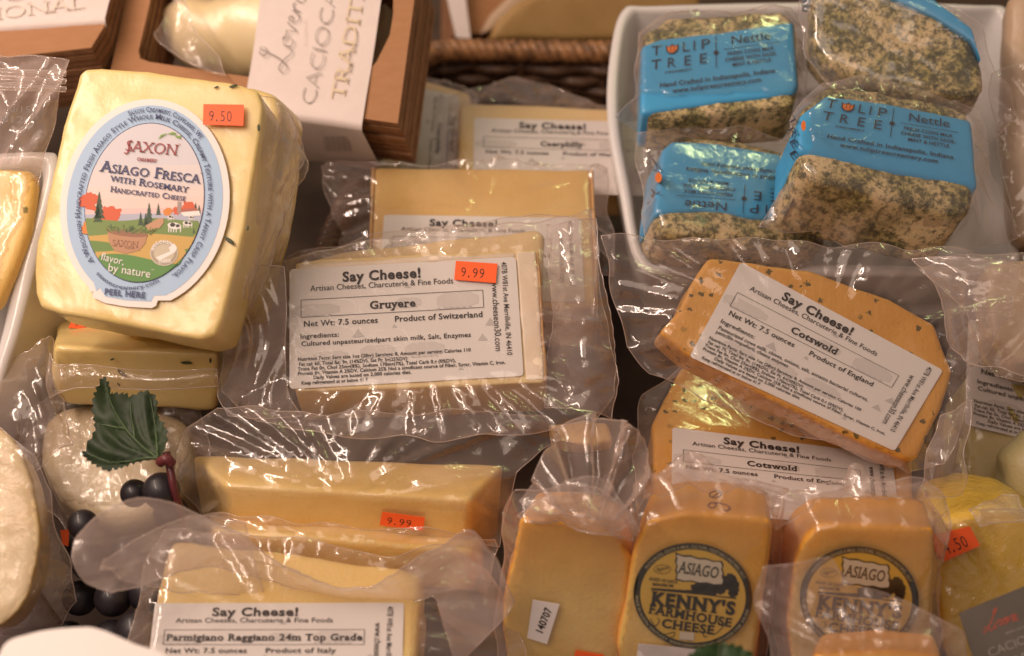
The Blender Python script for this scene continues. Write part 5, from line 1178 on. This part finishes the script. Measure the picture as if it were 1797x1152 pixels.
# grapes, stem
GR = newmat('black_grape_skin'); GRM = GR[0]; nt, b_ = GR[1], GR[2]; v_ = objvec(nt); n_ = tex_noise(nt, 40, 4, .6, v_)
L(nt, mixc(nt, ramp(nt, n_.outputs[0], [(.4, 0.), (.75, 1.)]).outputs[0], (.008, .006, .009), (.025, .02, .028)), b_.inputs['Base Color']); b_.inputs['Roughness'].default_value = .5; b_.inputs['Coat Weight'].default_value = .2
bmg = bmesh.new(); bmesh.ops.create_uvsphere(bmg, u_segments=28, v_segments=18, radius=1); gme = bpy.data.meshes.new('grape'); bmg.to_mesh(gme); bmg.free(); gme.materials.append(GRM); gme.polygons.foreach_set('use_smooth', [True] * len(gme.polygons))
bun = thing('grape_bunch', 'bunch of black grapes on a dark red stem under the leaf and bags', 'grapes', Matrix.Translation(P(240, 960, .69)))
for k, (x, y, Z, r, e) in enumerate([(236, 866, .655, 25, 1.0), (283, 862, .648, 33, 1.0), (146, 921, .652, 27, 1.0), (158, 985, .66, 33, 1.1), (198, 1050, .66, 33, 1.0), (140, 1050, .67, 31, 1.0), (225, 975, .668, 34, 1.05), (300, 900, .668, 31, 1), (240, 1110, .645, 38, 1), (195, 1120, .655, 32, 1), (120, 1120, .67, 30, 1), (260, 1040, .662, 36, 1), (140, 965, .675, 34, 1)]):
    o = bpy.data.objects.new('grape', gme); s_ = r / FP * Z
    place(o, Matrix.Translation(P(x, y, Z)) @ Matrix.Diagonal((s_, s_ * e, s_, 1)), bun)
V, F = tube(catmull([P(292, 795, .645), (P(300, 830, .642)), P(306, 860, .642), P(318, 900, .648), P(330, 950, .66), P(300, 1010, .675)], 8), .0017, 8)
REDS = simple_noise('dark_red_stem', (.07, .008, .012), (.13, .02, .025), 120, .45, coat=.1)
mesh('stem', V, F, REDS, bun)
V, F = tube(catmull([P(280, 812, .64), P(292, 806, .638), P(302, 815, .64)], 6), .0022, 8); mesh('stem', V, F, REDS, bun)
fsn = Fr(115, 945, .66, 0, 0)
o = sheet(fsn, [fsn.hit(*p) for p in ((108, 930), (124, 928), (122, 958), (112, 955))], ORANGE, w2, 'price_sticker', .002)

# leaf
def leaf(label, fr, outline, base, veins, sc=1, seed=0, name='vine_leaf', curl=.006):
    T = thing(name, label, 'leaf', Matrix.Translation(fr.w(*fr.hit(*base), 0)))
    pts = [Vector((*fr.hit(*p), 0)) for p in outline]; R = []
    loop = catmull(pts, 4, True)
    acc = 0
    for i in range(len(loop)):
        a = loop[i]; b = loop[(i + 1) % len(loop)]; k = max(1, int((b - a).length / .0009))
        nn = Vector(((b - a).y, -(b - a).x, 0)).normalized()
        for j in range(k):
            acc += 1; amp = (.0008, .0002, -.0004)[acc % 3] * (1 + .8 * nz(acc * .7, seed)); R.append(a.lerp(b, j / k) - nn * amp * -1)
    nb = len(R); bx = np.array([r.x for r in R]); by = np.array([r.y for r in R]); sp = .0014
    gx, gy = np.meshgrid(np.arange(bx.min(), bx.max(), sp), np.arange(by.min(), by.max(), sp)); gx = gx.ravel(); gy = gy.ravel()
    ins = inpoly(gx, gy, list(zip(bx, by))); gx = gx[ins]; gy = gy[ins]
    kp = [np.hypot(x - bx, y - by).min() > sp * .5 for x, y in zip(gx, gy)]
    co2 = [Vector((r.x, r.y)) for r in R] + [Vector((x, y)) for x, y, k in zip(gx, gy, kp) if k]
    v2, e2, f2_, *_ = delaunay_2d_cdt(co2, [(i, (i + 1) % nb) for i in range(nb)], [], 1, 1e-7)
    VS = [catmull([Vector((*fr.hit(*p), 0)) for p in v], 6) for v in veins]
    B = Vector((*fr.hit(*base), 0)); V = []
    segs = np.array([(p.x, p.y) for v in VS for p in v])
    for p in v2:
        dv = np.hypot(segs[:, 0] - p.x, segs[:, 1] - p.y).min(); r = (Vector((p.x, p.y, 0)) - B).length
        a = math.atan2(p.y - B.y, p.x - B.x)
        h = -.0016 * math.exp(-(dv / .0016) ** 2) + .0015 * min(dv / .006, 1) + curl * 1.2 * nz(p.x * 35 + seed, p.y * 35) + .0007 * math.sin(a * 26 + r * 300) - curl * (r / .05) ** 2 * .6 + .0006 * nz(p.x * 200, p.y * 200)
        V.append((p.x, p.y, h))
    o = mesh('leaf_blade', V, [tuple(f) for f in f2_], LEAFM, T, fr.M)
    for v in VS:
        pts = []
        for q in v:
            dd = [(q.x - w_[0]) ** 2 + (q.y - w_[1]) ** 2 for w_ in V]; i = int(np.argmin(dd)); pts.append(Vector((q.x, q.y, V[i][2] + .0003)))
        tv, tf = tube(pts, [.0008 * (1 - .7 * i / len(pts)) for i in range(len(pts))], 5); mesh('leaf_vein', tv, tf, VEINM, T, fr.M)
    return T
LEAFM = simple_noise('dark_green_leaf', (.006, .017, .004), (.016, .038, .009), 90, .6, .5, .0006)
VEINM = simple_noise('leaf_vein_green', (.03, .06, .02), (.06, .10, .035), 80, .5)
c3 = lambda L_: [(x / 3.2, 540 + y / 3.2) for x, y in L_]
leaf('dark green toothed vine leaf on the glossy white cheese wrap', Fr(220, 740, .655, 30, -6), c3([(550, 340), (590, 390), (605, 450), (650, 465), (700, 475), (740, 503), (795, 476), (850, 478), (884, 520), (885, 600), (922, 650), (948, 720), (945, 800), (905, 862), (800, 882), (620, 915), (520, 870), (450, 815), (436, 775), (490, 710), (505, 640), (492, 560), (498, 480), (520, 390)]),
     (284, 808), [c3([(895, 858), (800, 780), (700, 670), (620, 540), (556, 380)]), c3([(895, 858), (780, 860), (620, 845), (450, 775)]), c3([(895, 858), (880, 740), (860, 620), (845, 500)]), c3([(700, 670), (620, 640), (530, 620)]), c3([(750, 725), (740, 640), (735, 540)])], seed=2)
LEAFM2 = LEAFM; LEAFM = simple_noise('green_leaf', (.015, .05, .010), (.035, .085, .02), 90, .5, .4, .0005)
leaf('small blurred green leaf tip at the bottom edge over the round label', Fr(1265, 1150, .560, 10, 0), [(1205, 1155), (1225, 1137), (1262, 1128), (1300, 1134), (1325, 1155), (1330, 1210), (1205, 1210)], (1265, 1200), [[(1265, 1200), (1262, 1135)]], seed=4, curl=.002)
# crumbly beige cheese piece in the gap right of the bar
fcr = Fr(1010, 760, .69, 20, 0)
cr = thing('crumbly_cheese', 'small crumbly beige cheese piece in the gap below the gruyere bag', 'cheese', Matrix.Translation(fcr.w(0, 0, -.02)))
slab('cheese', fcr, [(962, 742), (1010, 740), (1062, 745), (1070, 772), (1040, 780), (965, 778)], .012, cheese('crumbly_beige', (.42, .24, .08), (.62, .42, .18), rough=.7, sss=.1, scale=200), cr, .0012, rough=.0028, fine=.003)
# tray of dark plastic at the front left
ft = Fr(30, 1080, .68, 50, 0)
tr = slab('dark_tray', ft, [(-200, 1040), (70, 1030), (110, 1090), (240, 1240), (-200, 1260)], .01, simple_noise('dark_brown_plastic', (.05, .02, .015), (.075, .03, .022), 20, .35), None, .003); tag(tr, 'dark brown plastic tray under the round cream cheese', 'tray')
